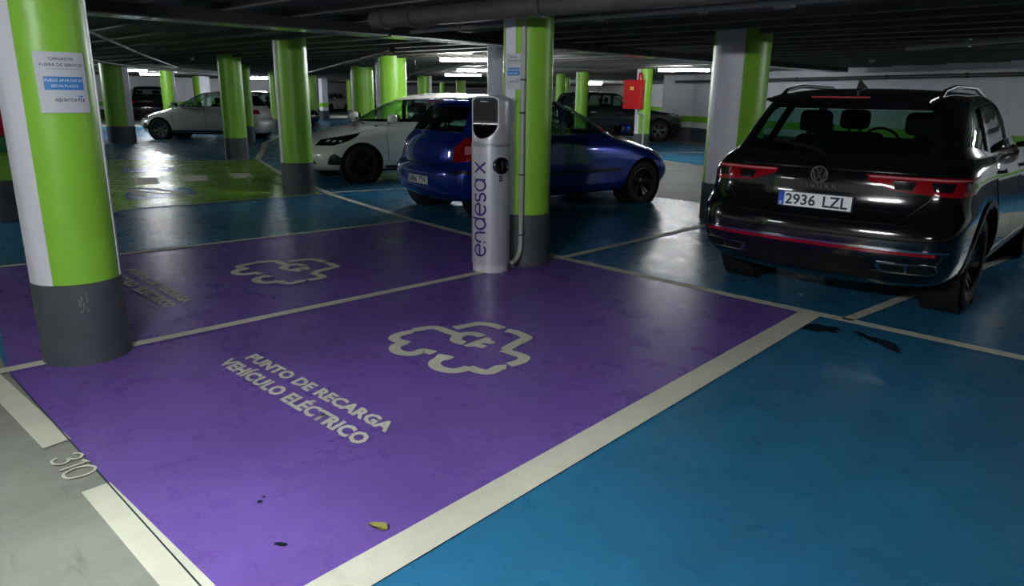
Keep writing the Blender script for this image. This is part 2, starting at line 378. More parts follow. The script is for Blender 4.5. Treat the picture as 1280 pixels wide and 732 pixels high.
# ---------------- columns ----------------
def sector(bm,r,a0,a1,z0,z1,n=None,t=.004,nz=1):
    n=n or max(2,int((a1-a0)/R(6))); O=[];I=[]
    for k in range(n+1):
        a=a0+(a1-a0)*k/n; O.append([bm.verts.new((r*math.cos(a),r*math.sin(a),z)) for z in (z0,z1)]); I.append([bm.verts.new(((r-t)*math.cos(a),(r-t)*math.sin(a),z)) for z in (z0,z1)])
    for k in range(n):
        bm.faces.new((O[k][0],O[k+1][0],O[k+1][1],O[k][1])); bm.faces.new((O[k][1],O[k+1][1],I[k+1][1],I[k][1])); bm.faces.new((O[k][0],I[k][0],I[k+1][0],O[k+1][0]))
    bm.faces.new((O[0][0],O[0][1],I[0][1],I[0][0])); bm.faces.new((O[n][0],I[n][0],I[n][1],O[n][1]))
    return bm
COLS={}
def column(key,x,y,r,label,stripes=((-90,32),(90,32)),top=2.285,band=.47,group=None):
    t=thing('column',label,'column',(x,y,0),0,group or 'green columns of the car park')
    b=bmesh.new(); lathe(b,[(0,0),(r,0),(r,top),(0,top)],48 if r*400/max(1,y)>8 else 28); obj('shaft',b,'column_green',t,True,30)
    b=bmesh.new(); lathe(b,[(r+.001,0),(r+.007,.0),(r+.007,band-.003),(r+.001,band)],48); obj('base_band',b,'column_grey',t,True,30)
    for c,hw in stripes:
        b=bmesh.new(); sector(b,r+.004,R(c-hw),R(c+hw),band,top); obj('white_stripe',b,'column_white',t,True,30)
    COLS[key]=(t,x,y,r); return t
column('L',-4.56,1.105,.222,'thick green column nearest the camera, with a paper notice on it',((-97,52),(90,31)))
column('M',-4.50,4.76,.216,'green column directly behind the silver charging post',((-92,16),(75,8)))
column('R',-4.43,8.42,.335,'broad column left of the black sport utility, white face towards the camera',((-91,34),(60,10)))
column('c370',-10.12,5.62,.235,'green column at the corner of the green bay, left of the near white car',((-112,26),(64,14)))
column('c285',-16.3,7.55,.25,'green column at the far right corner of the green bay',((-122,10),(62,6)))
column('c307',-21.5,10.35,.20,'slim green column right behind the one at the green bay corner',((62,12),))
column('c150',-23.3,7.35,.37,'wide green column left of the far white car',((40,24),(-130,6)))
column('c217',-28.8,10.9,.24,'green column above the bonnet of the far white car',((45,22),))
column('c250',-39.8,16.8,.42,'half green half white column over the roof of the far white car',((10,45),))
column('c343',-26.6,14.1,.26,'green column behind the rear end of the far white car',((60,8),))
column('c392',-29.6,17.4,.19,'slim green column just right of the corner column of the green bay',((48,10),))
column('c438',-38.4,25.1,.2,'distant slim green column left of the white car windscreen',((45,10),))
column('c455',-18.9,12.8,.33,'green column seen over the windscreen of the near white car',((-110,20),))
column('c490',-13.3,9.75,.33,'broad green column with white left edge above the near white car roof',((-108,26),(65,5)))
column('c533',-25.8,20.7,.31,'distant green column with a white right edge above the near white car',((20,24),))
column('c576',-32.0,28.3,.27,'far green column under the small ceiling lights',((30,16),))
column('c553',-38.3,32.2,.16,'tiny green column farthest down the hall',())
column('c617',-7.93,7.87,.25,'pale column behind the top of the charging post',((-70,48),))
column('c699',-17.5,20.2,.165,'slim green column just right of the charging post column',())
column('c691',-19.9,21.6,.10,'thin green column with white edge beside the slim one',((-120,22),))
column('c708',-20.6,24.2,.12,'thin bright green column behind the grey car roof',())
column('c725',-15.6,19.1,.21,'green column in front of the grey car, seen through the blue car windows',((-130,18),))
column('c798',-12.1,17.55,.215,'green column that carries the red fire hose box',((-110,26),))
column('c1153',-4.93,18.2,.285,'green column with narrow white stripe behind the black sport utility',((-81,14),))
column('far_left',-10.27,1.83,.26,'dark green column at the left frame edge behind the near one',((-100,20),),)
b=bmesh.new(); box(b,-36.75,-36.4,22.0,22.35,0,2.285); t=thing('wall_pier','white wall pier with green stripe between two far green columns','column',(0,0,0)); obj('pier',b,'wall_white',t)
b=bmesh.new(); box(b,-36.77,-36.38,21.98,22.37,0,.5); obj('grey_dado',b,'wall_grey',t)
b=bmesh.new(); box(b,-36.765,-36.385,21.985,22.365,.72,.92); obj('green_stripe',b,'wall_green',t)

# ---------------- notices ----------------
def notice(key,pc,z0,z1,wd,label,lean=0.):
    t0,cx,cy,r=COLS[key]; ang0=pc; rr=r+.0085; ha=wd/2/rr
    t=thing('paper_notice',label,'notice',(cx,cy,0),0,'out of service notices')
    b=bmesh.new(); sector(b,rr,ang0-ha,ang0+ha,z0,z1,10,.0015); obj('sheet',b,'paper',t,True,30)
    H=z1-z0; k=H/.297
    def fn(x,y,off=.001):
        a=ang0-ha+x/rr; return Vector(((rr+off)*math.cos(a),(rr+off)*math.sin(a),z0+y))
    def bentbox(nm,x0,x1,y0,y1,mt):
        b=bmesh.new(); n=8; A=[b.verts.new(fn(x0+(x1-x0)*i/n,y0,.0006)) for i in range(n+1)]; B=[b.verts.new(fn(x0+(x1-x0)*i/n,y1,.0006)) for i in range(n+1)]
        for i in range(n): b.faces.new((A[i],A[i+1],B[i+1],B[i]))
        return obj(nm,b,mt,t)
    bentbox('blue_panel',wd*.12,wd*.90,H*.38,H*.60,'paper_blue')
    def tx(s,x0,x1,y,h,mt,bold=.01): text_obj('notice_text',s,mt,lambda x,y_:fn(wd*x0+x,H*y+y_,.0012),t,w=wd*(x1-x0),h=H*h,bold=bold)
    tx('CARGADOR',.26,.74,.865,.05,'ink'); tx('FUERA DE SERVICIO',.09,.93,.765,.05,'ink'); bentbox('rule',wd*.2,wd*.88,H*.722,H*.727,'ink')
    tx('PUEDE APARCAR EN',.14,.88,.515,.045,'ink_white'); tx('ESTAS PLAZAS',.25,.77,.425,.045,'ink_white')
    tx('aparca',.28,.70,.17,.07,'ink',.0); bentbox('logo_bar',wd*.735,wd*.76,H*.19,H*.25,'green_plastic'); bentbox('logo_bar',wd*.785,wd*.81,H*.17,H*.28,'paper_blue'); bentbox('logo_bar',wd*.74,wd*.86,H*.27,H*.285,'paper_blue'); bentbox('logo_bar',wd*.84,wd*.87,H*.18,H*.235,'red_enamel')
    return t
def colang(key,px,py):
    """angle on a column's near surface under a pixel column"""
    t0,cx,cy,r=COLS[key]; d=at(px,py,0)-CAM; d.z=0; d.normalize(); o=Vector((-cx,-cy,0)); bq=o.dot(d); c=o.length_squared-r*r
    s=-bq-math.sqrt(max(0,bq*bq-c)); p=d*s-Vector((cx,cy,0)); return math.atan2(p.y,p.x),s
def zcol(key,px,py):
    d=RT*((px-640)/FPX)+UP*((366-py)/FPX)+FW; a,s=colang(key,px,400); h=math.hypot(d.x,d.y); return CH+d.z/h*s
def dirang(key,px,py):
    t0,cx,cy,r=COLS[key]; d=RT*((px-640)/FPX)+UP*((366-py)/FPX)+FW; d.z=0; d.normalize(); o=Vector((-cx,-cy,0)); bq=o.dot(d); c=o.length_squared-r*r
    s=-bq-math.sqrt(max(0,bq*bq-c)); p=d*s-Vector((cx,cy,0)); return math.atan2(p.y,p.x),s
def zpix(key,px,py):
    a,s=dirang(key,px,py); d=RT*((px-640)/FPX)+UP*((366-py)/FPX)+FW; return CH+d.z/math.hypot(d.x,d.y)*s
a,_=dirang('L',80,103); notice('L',a,zpix('L',80,141),zpix('L',75,65),.245,'white paper notice with blue panel on the nearest green column')
a,_=dirang('M',642,90); notice('M',a,zpix('M',642,111.5),zpix('M',642,66.5),.165,'small white notice with blue panel above the charging post')

# scuffs scraped into the base of the nearest column
t0,cx,cy,r_=COLS['L']; a,_=dirang('L',103,370); rs=random.Random(4); b=bmesh.new()
for i in range(16):
    a0=a+rs.uniform(-.11,.09); z0=.30+rs.random()*.12; dz=rs.uniform(.006,.03); w_=rs.uniform(.004,.012); sl=.03
    q=[(a0,z0),(a0+w_,z0+.001),(a0+w_+sl*dz/.03,z0+dz),(a0+sl*dz/.03,z0+dz)]
    b.faces.new([b.verts.new(((r_+.0078)*math.cos(p[0]),(r_+.0078)*math.sin(p[0]),p[1])) for p in q])
o=obj('scuff_marks',b,'pvc_grey',t0); o['kind']='stuff'
# ---------------- charging post ----------------
def make_charger():
    cx,cy=-4.49,4.31; r=.165; t=thing('charging_post','silver electric vehicle charging post standing in front of the green column','charger',(cx,cy,0),R(-74))
    b=bmesh.new(); lathe(b,[(0,0),(r-.008,0),(r-.008,.085),(0,.085)],48); obj('plinth',b,'plinth_white',t,True,40)
    b=bmesh.new(); lathe(b,[(0,.07),(r,.07),(r,1.10),(0,1.10)],64); obj('body',b,'silver',t,True,40)
    b=bmesh.new(); lathe(b,[(r-.002,1.075),(r+.002,1.077),(r+.002,1.10),(r-.002,1.103)],64); obj('light_ring',b,'silver_plain',t,True,40)
    # head: a cylinder whose front is cut back to a flat display face
    n=96; zs=[1.10,1.12,1.14,1.16,1.175,1.19,1.205,1.22,1.24,1.26,1.29,1.33,1.38,1.42,1.445,1.462,1.475,1.483,1.487]
    def rad(z): return r-.003-(0 if z<1.44 else .05*(1-math.sqrt(max(0,1-((z-1.44)/.047)**2))))
    def cut(z):
        if z<1.14: return r+1
        if z<1.27: u=(z-1.14)/.13; return r-(r-.098)*(math.sin(u*PI/2))
        return .098
    b=bmesh.new(); rings=[]
    for z in zs:
        rr=rad(z); rings.append([b.verts.new((min(rr*math.cos(2*PI*k/n),cut(z)),rr*math.sin(2*PI*k/n),z)) for k in range(n)])
    for A,B in zip(rings,rings[1:]):
        for k in range(n): b.faces.new((A[k],A[(k+1)%n],B[(k+1)%n],B[k]))
    b.faces.new(rings[-1]); obj('head',b,'silver',t,True,28)
    # black glossy display over the flat
    b=bmesh.new(); rings=[]; m_=40
    for z in [1.145,1.15,1.16,1.175,1.19,1.205,1.22,1.24,1.26,1.29,1.33,1.38,1.42,1.445,1.458,1.468,1.474]:
        c=cut(z); hw=math.sqrt(max(1e-6,(rad(z))**2-c*c))-.010
        if z>1.44: hw-= .035*(1-math.sqrt(max(0,1-((z-1.44)/.035)**2)))
        hw=max(hw,.004); rings.append([b.verts.new((c+.002,-hw+2*hw*k/m_,z)) for k in range(m_+1)])
    for A,B in zip(rings,rings[1:]):
        for k in range(m_): b.faces.new((A[k],A[k+1],B[k+1],B[k]))
    obj('display_panel',b,'gloss_black',t,True,60)
    b=bmesh.new(); box(b,.1006,.1015,-.098,.098,1.285,1.455); sc=obj('screen',b,'black_plastic',t)
    b=bmesh.new()
    stroke_pts=[(.022*math.cos(a/12*2*PI),1.245+.022*math.sin(a/12*2*PI)) for a in range(13)]
    stroke(b,stroke_pts,.003,0); bmesh.ops.transform(b,matrix=Matrix(((0,0,1,.1035),(1,0,0,0),(0,1,0,0),(0,0,0,1))),verts=b.verts); obj('card_reader_mark',b,'silver_plain',t)
    text_obj('logo_text','endesa x','ink_white',lambda x,y:Vector((.1025,-.045+x,1.437+y)),t,w=.075,h=.013,bold=.012)
    def cyl(r_,a0,z0,off=.0015): return lambda x,y:Vector(((r_+off)*math.cos(a0+x/r_),(r_+off)*math.sin(a0+x/r_),z0+y))
    text_obj('logo_text','endesa x','purple_ink',cyl(r-.003,R(-30),1.108),t,w=.095,h=.014,bold=.012)
    # tall vertical wordmark, letters drawn with round strokes, reading upwards
    wd=.017; U=.108 # x-height
    L_=[];arc=lambda cx_,cy_,rx,ry,a,b_,n_=14:[(cx_+rx*math.cos(R(a+(b_-a)*i/n_)),cy_+ry*math.sin(R(a+(b_-a)*i/n_))) for i in range(n_+1)]
    h=U/2
    def e(x): L_.append([(x+.0,h),(x+.105,h)]); L_.append(arc(x+.054,h,.054,h,0,315,20))
    def n_(x): L_.append([(x,0),(x,h*1.0)]+arc(x+.045,h*1.05,.045,h*.95,180,0,12)[1:]+[(x+.09,0)])
    def d(x): L_.append(arc(x+.05,h,.05,h,30,330,18)); L_.append([(x+.1,0),(x+.1,U*1.45)])
    def s(x): L_.append(arc(x+.035,h*1.47,.034,h*.5,20,260,10)[:]+arc(x+.037,h*.5,.036,h*.5,80,-160,10))
    def a_(x): L_.append(arc(x+.05,h,.05,h,30,330,18)); L_.append([(x+.1,0),(x+.1,U)])
    def x_(x): L_.append([(x,0),(x+.095,U)]); L_.append([(x,U),(x+.095,0)])
    xx=0
    for f,adv in ((e,.135),(n_,.12),(d,.135),(e,.13),(s,.098),(a_,.165),(x_,.1)): f(xx); xx+=adv
    tot=xx; Ssc=.80/tot
    b=bmesh.new()
    for l in L_:
        if len(l)==2: l=[(l[0][0]+(l[1][0]-l[0][0])*i/12,l[0][1]+(l[1][1]-l[0][1])*i/12) for i in range(13)]
        elif l[-1][1]==0: l=l[:-1]+[(l[-1][0],l[-2][1]*(1-i/5)) for i in range(1,6)]
        stroke(b,[(p[0]*Ssc,p[1]) for p in l],wd,0)
    # map: text x -> world z, text y -> to the left round the post (text tops point left)
    a0=R(14)
    for v in b.verts:
        z=.155+v.co.x; a=a0-( v.co.y)/r; v.co=Vector(((r+.0016)*math.cos(a),(r+.0016)*math.sin(a),z))
    o=obj('wordmark',b,'purple_ink',t); o['label']='tall purple word endesa x running up the post'
    # socket on the side
    a=R(60); rot=Matrix.Translation((math.cos(a)*(r-.012),math.sin(a)*(r-.012),.925))@Matrix.Rotation(a,4,'Z')@Matrix.Rotation(PI/2,4,'Y')
    b=bmesh.new(); lathe(b,[(0,.016),(.03,.018),(.052,.022),(.062,.03),(.07,.026),(.074,.0)],32,rot); sk=obj('socket',b,'gloss_black',t,True,40)
    b=bmesh.new(); tube(b,[rot@Vector((-.04,0,.03)),rot@Vector((0,0,.042)),rot@Vector((.04,0,.03))],.008,8); obj('socket_grip',b,'black_plastic',t,True)
    b=bmesh.new(); lathe(b,[(0,0),(.02,0),(.02,.012)],16,Matrix.Translation((math.cos(a)*(r-.002),math.sin(a)*(r-.002),1.035))@Matrix.Rotation(a,4,'Z')@Matrix.Rotation(PI/2,4,'Y')@Matrix.Scale(.5,4)); obj('socket_light',b,'ink',t,True)
    b=bmesh.new()
    for i in range(4):
        for j_ in range(3): 
            aa=a-.09+i*.05; p=Vector(((r+.001)*math.cos(aa),(r+.001)*math.sin(aa),.80+j_*.018)); box(b,-.001,.001,-.004,.004,-.006,.006,0,Matrix.Translation(p)@Matrix.Rotation(aa,4,'Z'))
    obj('rating_label',b,'ink',t)
    return t
make_charger()
# conduit down the column into the post
t0,cx,cy,r_=COLS['M']
t=thing('cable_conduit','light grey plastic conduit running down the column into the charging post','pipe',(cx,cy,0))
ax=R(-56); ex=Vector((math.cos(ax),math.sin(ax),0)); rr=r_+.032
pts=[ex*rr+Vector((0,0,z)) for z in (2.26,1.9,1.4,.9,.45,.22)]
side=Vector((-4.49-cx,4.31-cy,0)); 
end=side+Vector((.10,.12,0)).normalized()*0
p0=ex*rr; e_=Vector((side.x+.15,side.y+.115,0))
for k_ in range(1,7):
    u=k_/6; p=p0.lerp(e_,1-math.cos(u*PI/2)); pts.append(Vector((p.x,p.y,.22-.15*math.sin(u*PI/2))))
b=bmesh.new(); tube(b,pts,.021,12); obj('conduit_tube',b,'pvc_grey',t,True,50)
for z in (1.62,1.42-.07,.83,.30):
    b=bmesh.new(); p=ex*rr; lathe(b,[(.022,z-.006),(.025,z-.006),(.025,z+.006),(.022,z+.006)],14,Matrix.Translation(p)); obj('clip',b,'black_plastic',t,True)

# ---------------- red hose box on its column ----------------
t0,cx,cy,r_=COLS['c798']
d=Vector((-cx,-cy,0)).normalized(); ang=math.atan2(d.y,d.x)
t=thing('fire_hose_box','red metal fire box with yellow label hung on a far green column','fire box',(cx,cy,0),ang-R(28))
b=bmesh.new(); box(b,r_+.004,r_+.22,-.42,.14,1.15,1.93,.012); obj('cabinet',b,'red_enamel',t,True)
b=bmesh.new(); box(b,r_+.22,r_+.232,-.40,.12,1.17,1.91,.004); dr=obj('door',b,'red_enamel',t)
b=bmesh.new(); box(b,r_+.232,r_+.235,-.2,-.08,1.66,1.75); obj('label',b,'yellow_label',dr)
b=bmesh.new(); lathe(b,[(0,0),(.03,0),(.03,.02),(0,.02)],14,Matrix.Translation((r_+.232,-.34,1.34))@Matrix.Rotation(PI/2,4,'Y')); obj('lock',b,'chrome',dr,True)
b=bmesh.new(); lathe(b,[(.0,1.93),(.06,1.93),(.06,2.0),(.045,2.12),(.0,2.13)],14,Matrix.Translation((r_+.07,.02,0))); obj('riser_valve',b,'red_enamel',t,True)
t=thing('standpipe','grey water pipe rising beneath the red fire box','pipe',(cx,cy,0),ang-R(28))
b=bmesh.new(); tube(b,[(r_+.08,-.02,1.15),(r_+.08,-.02,1.07),(r_+.08,.02,1.03),(r_+.08,.16,1.03),(r_+.08,.2,1.0),(r_+.08,.2,0)],.03,10); obj('pipe_run',b,'pvc_grey',t,True)
# left frame edge: red extinguisher cover on a bracket of the near column
t0,cx,cy,r_=COLS['far_left']
t=thing('extinguisher_box','red box with green foot at the left frame edge, beside the column','fire box',(cx,cy,0),R(-12))
b=bmesh.new(); box(b,r_+.004,r_+.2,-.22,.2,.98,1.7,.02); obj('cabinet',b,'red_enamel',t,True)
b=bmesh.new(); box(b,r_+.004,r_+.2,-.22,.2,.80,.98,.02); obj('foot',b,'green_plastic',t,True)
b=bmesh.new(); box(b,r_+.2,r_+.212,-.19,.17,1.01,1.67,.004); obj('door',b,'red_enamel',t,True)

# ---------------- services under the ceiling ----------------
t=thing('air_duct','long galvanised duct with shiny underside running the length of the hall','duct',(-6.98,0,2.10))
b=bmesh.new(); box(b,-.15,.15,-6,18.2,.012,.105); obj('duct_body',b,'duct_side',t)
b=bmesh.new(); box(b,-.16,.16,-6,18.2,-.002,.012); obj('duct_underside',b,'galvanised',t)
for i in range(-2,8):
    b=bmesh.new(); box(b,-.17,.17,i*2.5-.012,i*2.5+.012,-.006,.108); obj('duct_joint',b,'duct_side',t)
def pipe(label,pts,r,mt='pipe_dark',joints=(),name='ceiling_pipe',group=None):
    o=thing(name,label,'pipe',pts[0],0,group); q=[Vector(p)-Vector(pts[0]) for p in pts]
    b=bmesh.new(); tube(b,q,r,14); obj('pipe_run',b,mt,o,True,50)
    a=q[0]; c=q[-1]; d=(c-a).normalized(); rot=d.to_track_quat('Z','Y').to_matrix().to_4x4()
    for s in joints:
        b=bmesh.new(); lathe(b,[(r,-.03),(r+.012,-.03),(r+.012,.03),(r,.03)],16,Matrix.Translation(a+d*s)@rot); obj('coupling',b,mt,o,True)
    return o
pipe('thick dark drain pipe under the ceiling just this side of the charger',[(-5.65,3.98,2.12),(-5.0,4.03,2.12),(9,4.85,2.12)],.075,'pipe_dark',(.15,.5,1.9,4.6,7))
pipe('thin pale conduit under the ceiling behind the thick drain pipe',[(-6.7,5.2,2.15),(9,5.3,2.15)],.022,'pvc_grey',(.8,2.6,3.6,5.2))
pipe('dark pipe crossing under the ceiling beyond the duct',[(-9.9,7.3,2.17),(-10.6,7.7,2.17),(-16,10.2,2.17),(-26.3,15.1,2.17)],.05,'pipe_dark',(3,6,9))
pipe('pale pipe on the ceiling above the black sport utility roof',[(-3.3,10.72,2.15),(5,5.1,2.15)],.035,'pvc_grey',(1,3))
pipe('long dark pipe fixed along the white wall behind the black sport utility',[(-13.9,22.0,1.98),(-3.2,16.62,1.98),(10,9.95,1.98)],.04,'pipe_dark',(3,6,9,11,13,15))
pipe('thin cable run across the ceiling at the upper left',[(-7.2,1.6,2.19),(-16,5.6,2.19),(-24,9.4,2.19)],.02,'pvc_grey')
pipe('thin dark pipe along the ceiling in the far row',[(-12,11.0,2.17),(-22,17,2.17),(-34,26,2.17)],.04,'pipe_dark')
pipe('thin dark pipe above the far left cars',[(-15,3.5,2.16),(-22,7,2.16),(-33,15,2.16),(-38,20,2.16)],.045,'pipe_dark')
for i,(px,py,lb) in enumerate(((1090,77,'round white smoke detector above the black sport utility'),(1200,92,'round white smoke detector nearer the white wall'),(240,74,'round smoke detector left of the green bay corner column'))):
    p=at(px,py,2.19); t=thing('smoke_detector',lb,'smoke detector',(p.x,p.y,2.22),0,'smoke detectors')
    b=bmesh.new(); lathe(b,[(0,-.055),(.03,-.055),(.045,-.04),(.05,-.02),(.06,-.015),(.06,.0),(.03,.0),(.03,.065),(0,.065)],18); obj('detector_head',b,'sensor_white',t,True)
p=at(995,7,2.15); t=thing('junction_box','small grey junction box on the pale ceiling conduit','junction box',(p.x,5.26,2.17))
b=bmesh.new(); box(b,-.07,.07,-.045,.045,-.05,.05,.008); obj('enclosure',b,'sensor_white',t,True); b=bmesh.new(); box(b,-.05,.05,-.03,.03,-.056,-.05,.002); obj('lid',b,'pvc_grey',t,True)
p=at(1025,88,2.2)
# security camera
p=at(519,80,2.15); t=thing('security_camera','small dark security camera hanging over the near white car','camera',(p.x,p.y,2.285))
b=bmesh.new(); tube(b,[(0,0,0),(0,0,-.12),(.05,-.03,-.17)],.015,8); obj('bracket',b,'pvc_grey',t,True)
b=bmesh.new(); tube(b,[(-.02,.02,-.17),(.16,-.1,-.23)],.035,10); obj('camera_body',b,'trim_black',t,True)

# ---------------- lamps ----------------
def lamp(px,py,ang,label,power,L_=1.25,z=2.115,pos=None,group=None):
    glow='tube_glow_%d'%power; mat(glow,'ffffff',.5,emit=(.93,.97,1.),estr=power*(1.6 if pos else 2.3)*LAMP_W)
    p=Vector(pos) if pos else at(px,py,z); t=thing('ceiling_lamp',label,'ceiling lamp',(p.x,p.y,z),ang,group or 'tube lamps under the ceiling')
    b=bmesh.new(); box(b,-L_/2-.02,L_/2+.02,-.045,.045,.03,.095,.008); obj('housing',b,'sensor_white',t,True)
    b=bmesh.new(); tube(b,[(-L_/2,0,.0),(L_/2,0,.0)],.026,12); obj('tube',b,glow,t,True,50)
    for s in (-1,1):
        b=bmesh.new(); box(b,s*(L_/2)-.015,s*(L_/2)+.015,-.03,.03,-.03,.05,.004); obj('end_cap',b,'pvc_grey',t)
    return t
A45=R(45)
lamp(855,88,R(22),'bright tube lamp left of the broad white faced column',30)
lamp(738,105,A45,'glowing tube lamp above the grey car roof',70)
lamp(591,75,R(39),'brightest tube lamp behind the pale column over the charging post',70)
lamp(600,88,A45,'tube lamp just below the brightest one, half behind the pale column',45)
lamp(579,94,A45,'smallest tube lamp in the row down the hall',60)
lamp(195,93,R(55),'glaring lamp above the dark car at the far left',62)
lamp(160,88,R(55),'lamp half hidden by the wide column left of the far white car',30)
lamp(319,98,A45,'lamp over the far wall between two green columns',90)
# lamps of the same hall that the frame does not show but whose light and reflections it does; two behind far columns are added to brighten the walls
for i,(x,y,a,pw) in enumerate(((-1.5,-.35,0,128),(3.4,-1.6,0,20),(-5.9,-2.2,R(-10),16),(-12.5,-.5,R(-25),75),(.4,11.8,R(-27),50),(-27,4.5,R(-30),100)  ,(-40,27.3,R(145),110),(-33.2,10.6,R(162),60),(-24,30,A45,90))):
    lamp(0,0,a,('tube lamp over the aisle behind the camera','tube lamp over the aisle right of the camera','tube lamp over the aisle left of the camera','tube lamp over the aisle by the green bay','tube lamp over the aisle right of the black sport utility','tube lamp over the far left aisle','added lamp brightening the wall by the pier in the far hall','added lamp brightening the far left wall, hidden by a column','lamp in the far back of the hall')[i],pw,pos=(x,y,2.115))
# dry leaf
p=at(473,661); t=thing('dry_leaf','small curled brown leaf lying on the purple bay','leaf',(p.x,p.y,.006),R(25))
vs=[];fs=[]
n=8
for i in range(n+1):
    u=i/n; w_=.022*math.sin(PI*u)**.8*(1+.25*math.sin(9*u)); vs+=[((u-.5)*.075,-w_,.010+.006*math.sin(5*u)),((u-.5)*.075,0,.003),((u-.5)*.075,w_,.012-.004*math.sin(6*u))]
for i in range(n): a=i*3; fs+=[(a,a+3,a+4,a+1),(a+1,a+4,a+5,a+2)]
lb=pyobj('blade',vs,fs,'leaf_brown',t,True); b=bmesh.new(); tube(b,[(-.05,.004,.004),(-.03,0,.005),(.035,0,.004)],.0012,5); obj('stalk',b,'leaf_brown',t)

# ---------------- cars ----------------
def make_loop(z,xr,xf,w,wr=None,wf=None,br=.10,bf=.16,cr=.16,cf=.25):
    """half slice of a car body, from the rear centre round the left side to the front centre"""
    wr=wr or w*.95; wf=wf or w*.93; zr,za,zb,zf=z if isinstance(z,(tuple,list)) else (z,)*4
    xs=[xr,xr+.2*br,xr+br,xr+br+cr]; ys=[0,.55*wr,.93*wr,(wr*.35+w*.65)]
    a=xr+br+cr; b=xf-bf-cf
    for i in range(1,7): xs.append(a+(b-a)*i/7); ys.append(w)
    xs+=[b,xf-bf,xf-.2*bf,xf]; ys+=[(wf*.35+w*.65),.93*wf,.55*wf,0]
    out=[]
    n=len(xs)
    for k in range(n):
        zz= zr if k<=2 else zf if k>=11 else None
        if zz is None:
            t=(xs[k]-xs[2])/(xs[11]-xs[2])
            zz=zr+(za-zr)*t/.2 if t<.2 else za+(zb-za)*(t-.2)/.5 if t<.7 else zb+(zf-zb)*(t-.7)/.3
        out.append(Vector((xs[k],ys[k],zz)))
    return out
def hull_mesh(loops,creases,lev=2):
    bm=bmesh.new(); G=[]; cl=bm.edges.layers.float.new('crease_edge')
    for lp in loops:
        Lr=[bm.verts.new(p) for p in lp]; Rr=[Lr[0]]+[bm.verts.new((p.x,-p.y,p.z)) for p in lp[1:-1]]+[Lr[-1]]
        G.append((Lr,Rr))
    n=len(loops[0])
    for (a,ar),(b,br) in zip(G,G[1:]):
        for k in range(n-1):
            bm.faces.new((a[k],a[k+1],b[k+1],b[k])); bm.faces.new((ar[k+1],ar[k],br[k],br[k+1]))
    for (a,ar) in (G[0],G[-1]):
        for k in range(n-1):
            f=[a[k],a[k+1],ar[k+1],ar[k]]; f=list(dict.fromkeys(f)); bm.faces.new(f)
    for li,val in creases.items():
        for side in G[li]:
            for p,q in zip(side,side[1:]):
                e=bm.edges.get((p,q))
                if e: e[cl]=val
    bmesh.ops.recalc_face_normals(bm,faces=bm.faces)
    me=bpy.data.meshes.new('hull'); bm.to_mesh(me); bm.free()
    o=bpy.data.objects.new('hull',me); COL.objects.link(o)
    md=o.modifiers.new('s','SUBSURF'); md.levels=lev; md.render_levels=lev
    dg=bpy.context.evaluated_depsgraph_get(); m2=bpy.data.meshes.new_from_object(o.evaluated_get(dg)).copy(); bpy.data.objects.remove(o)
    return m2
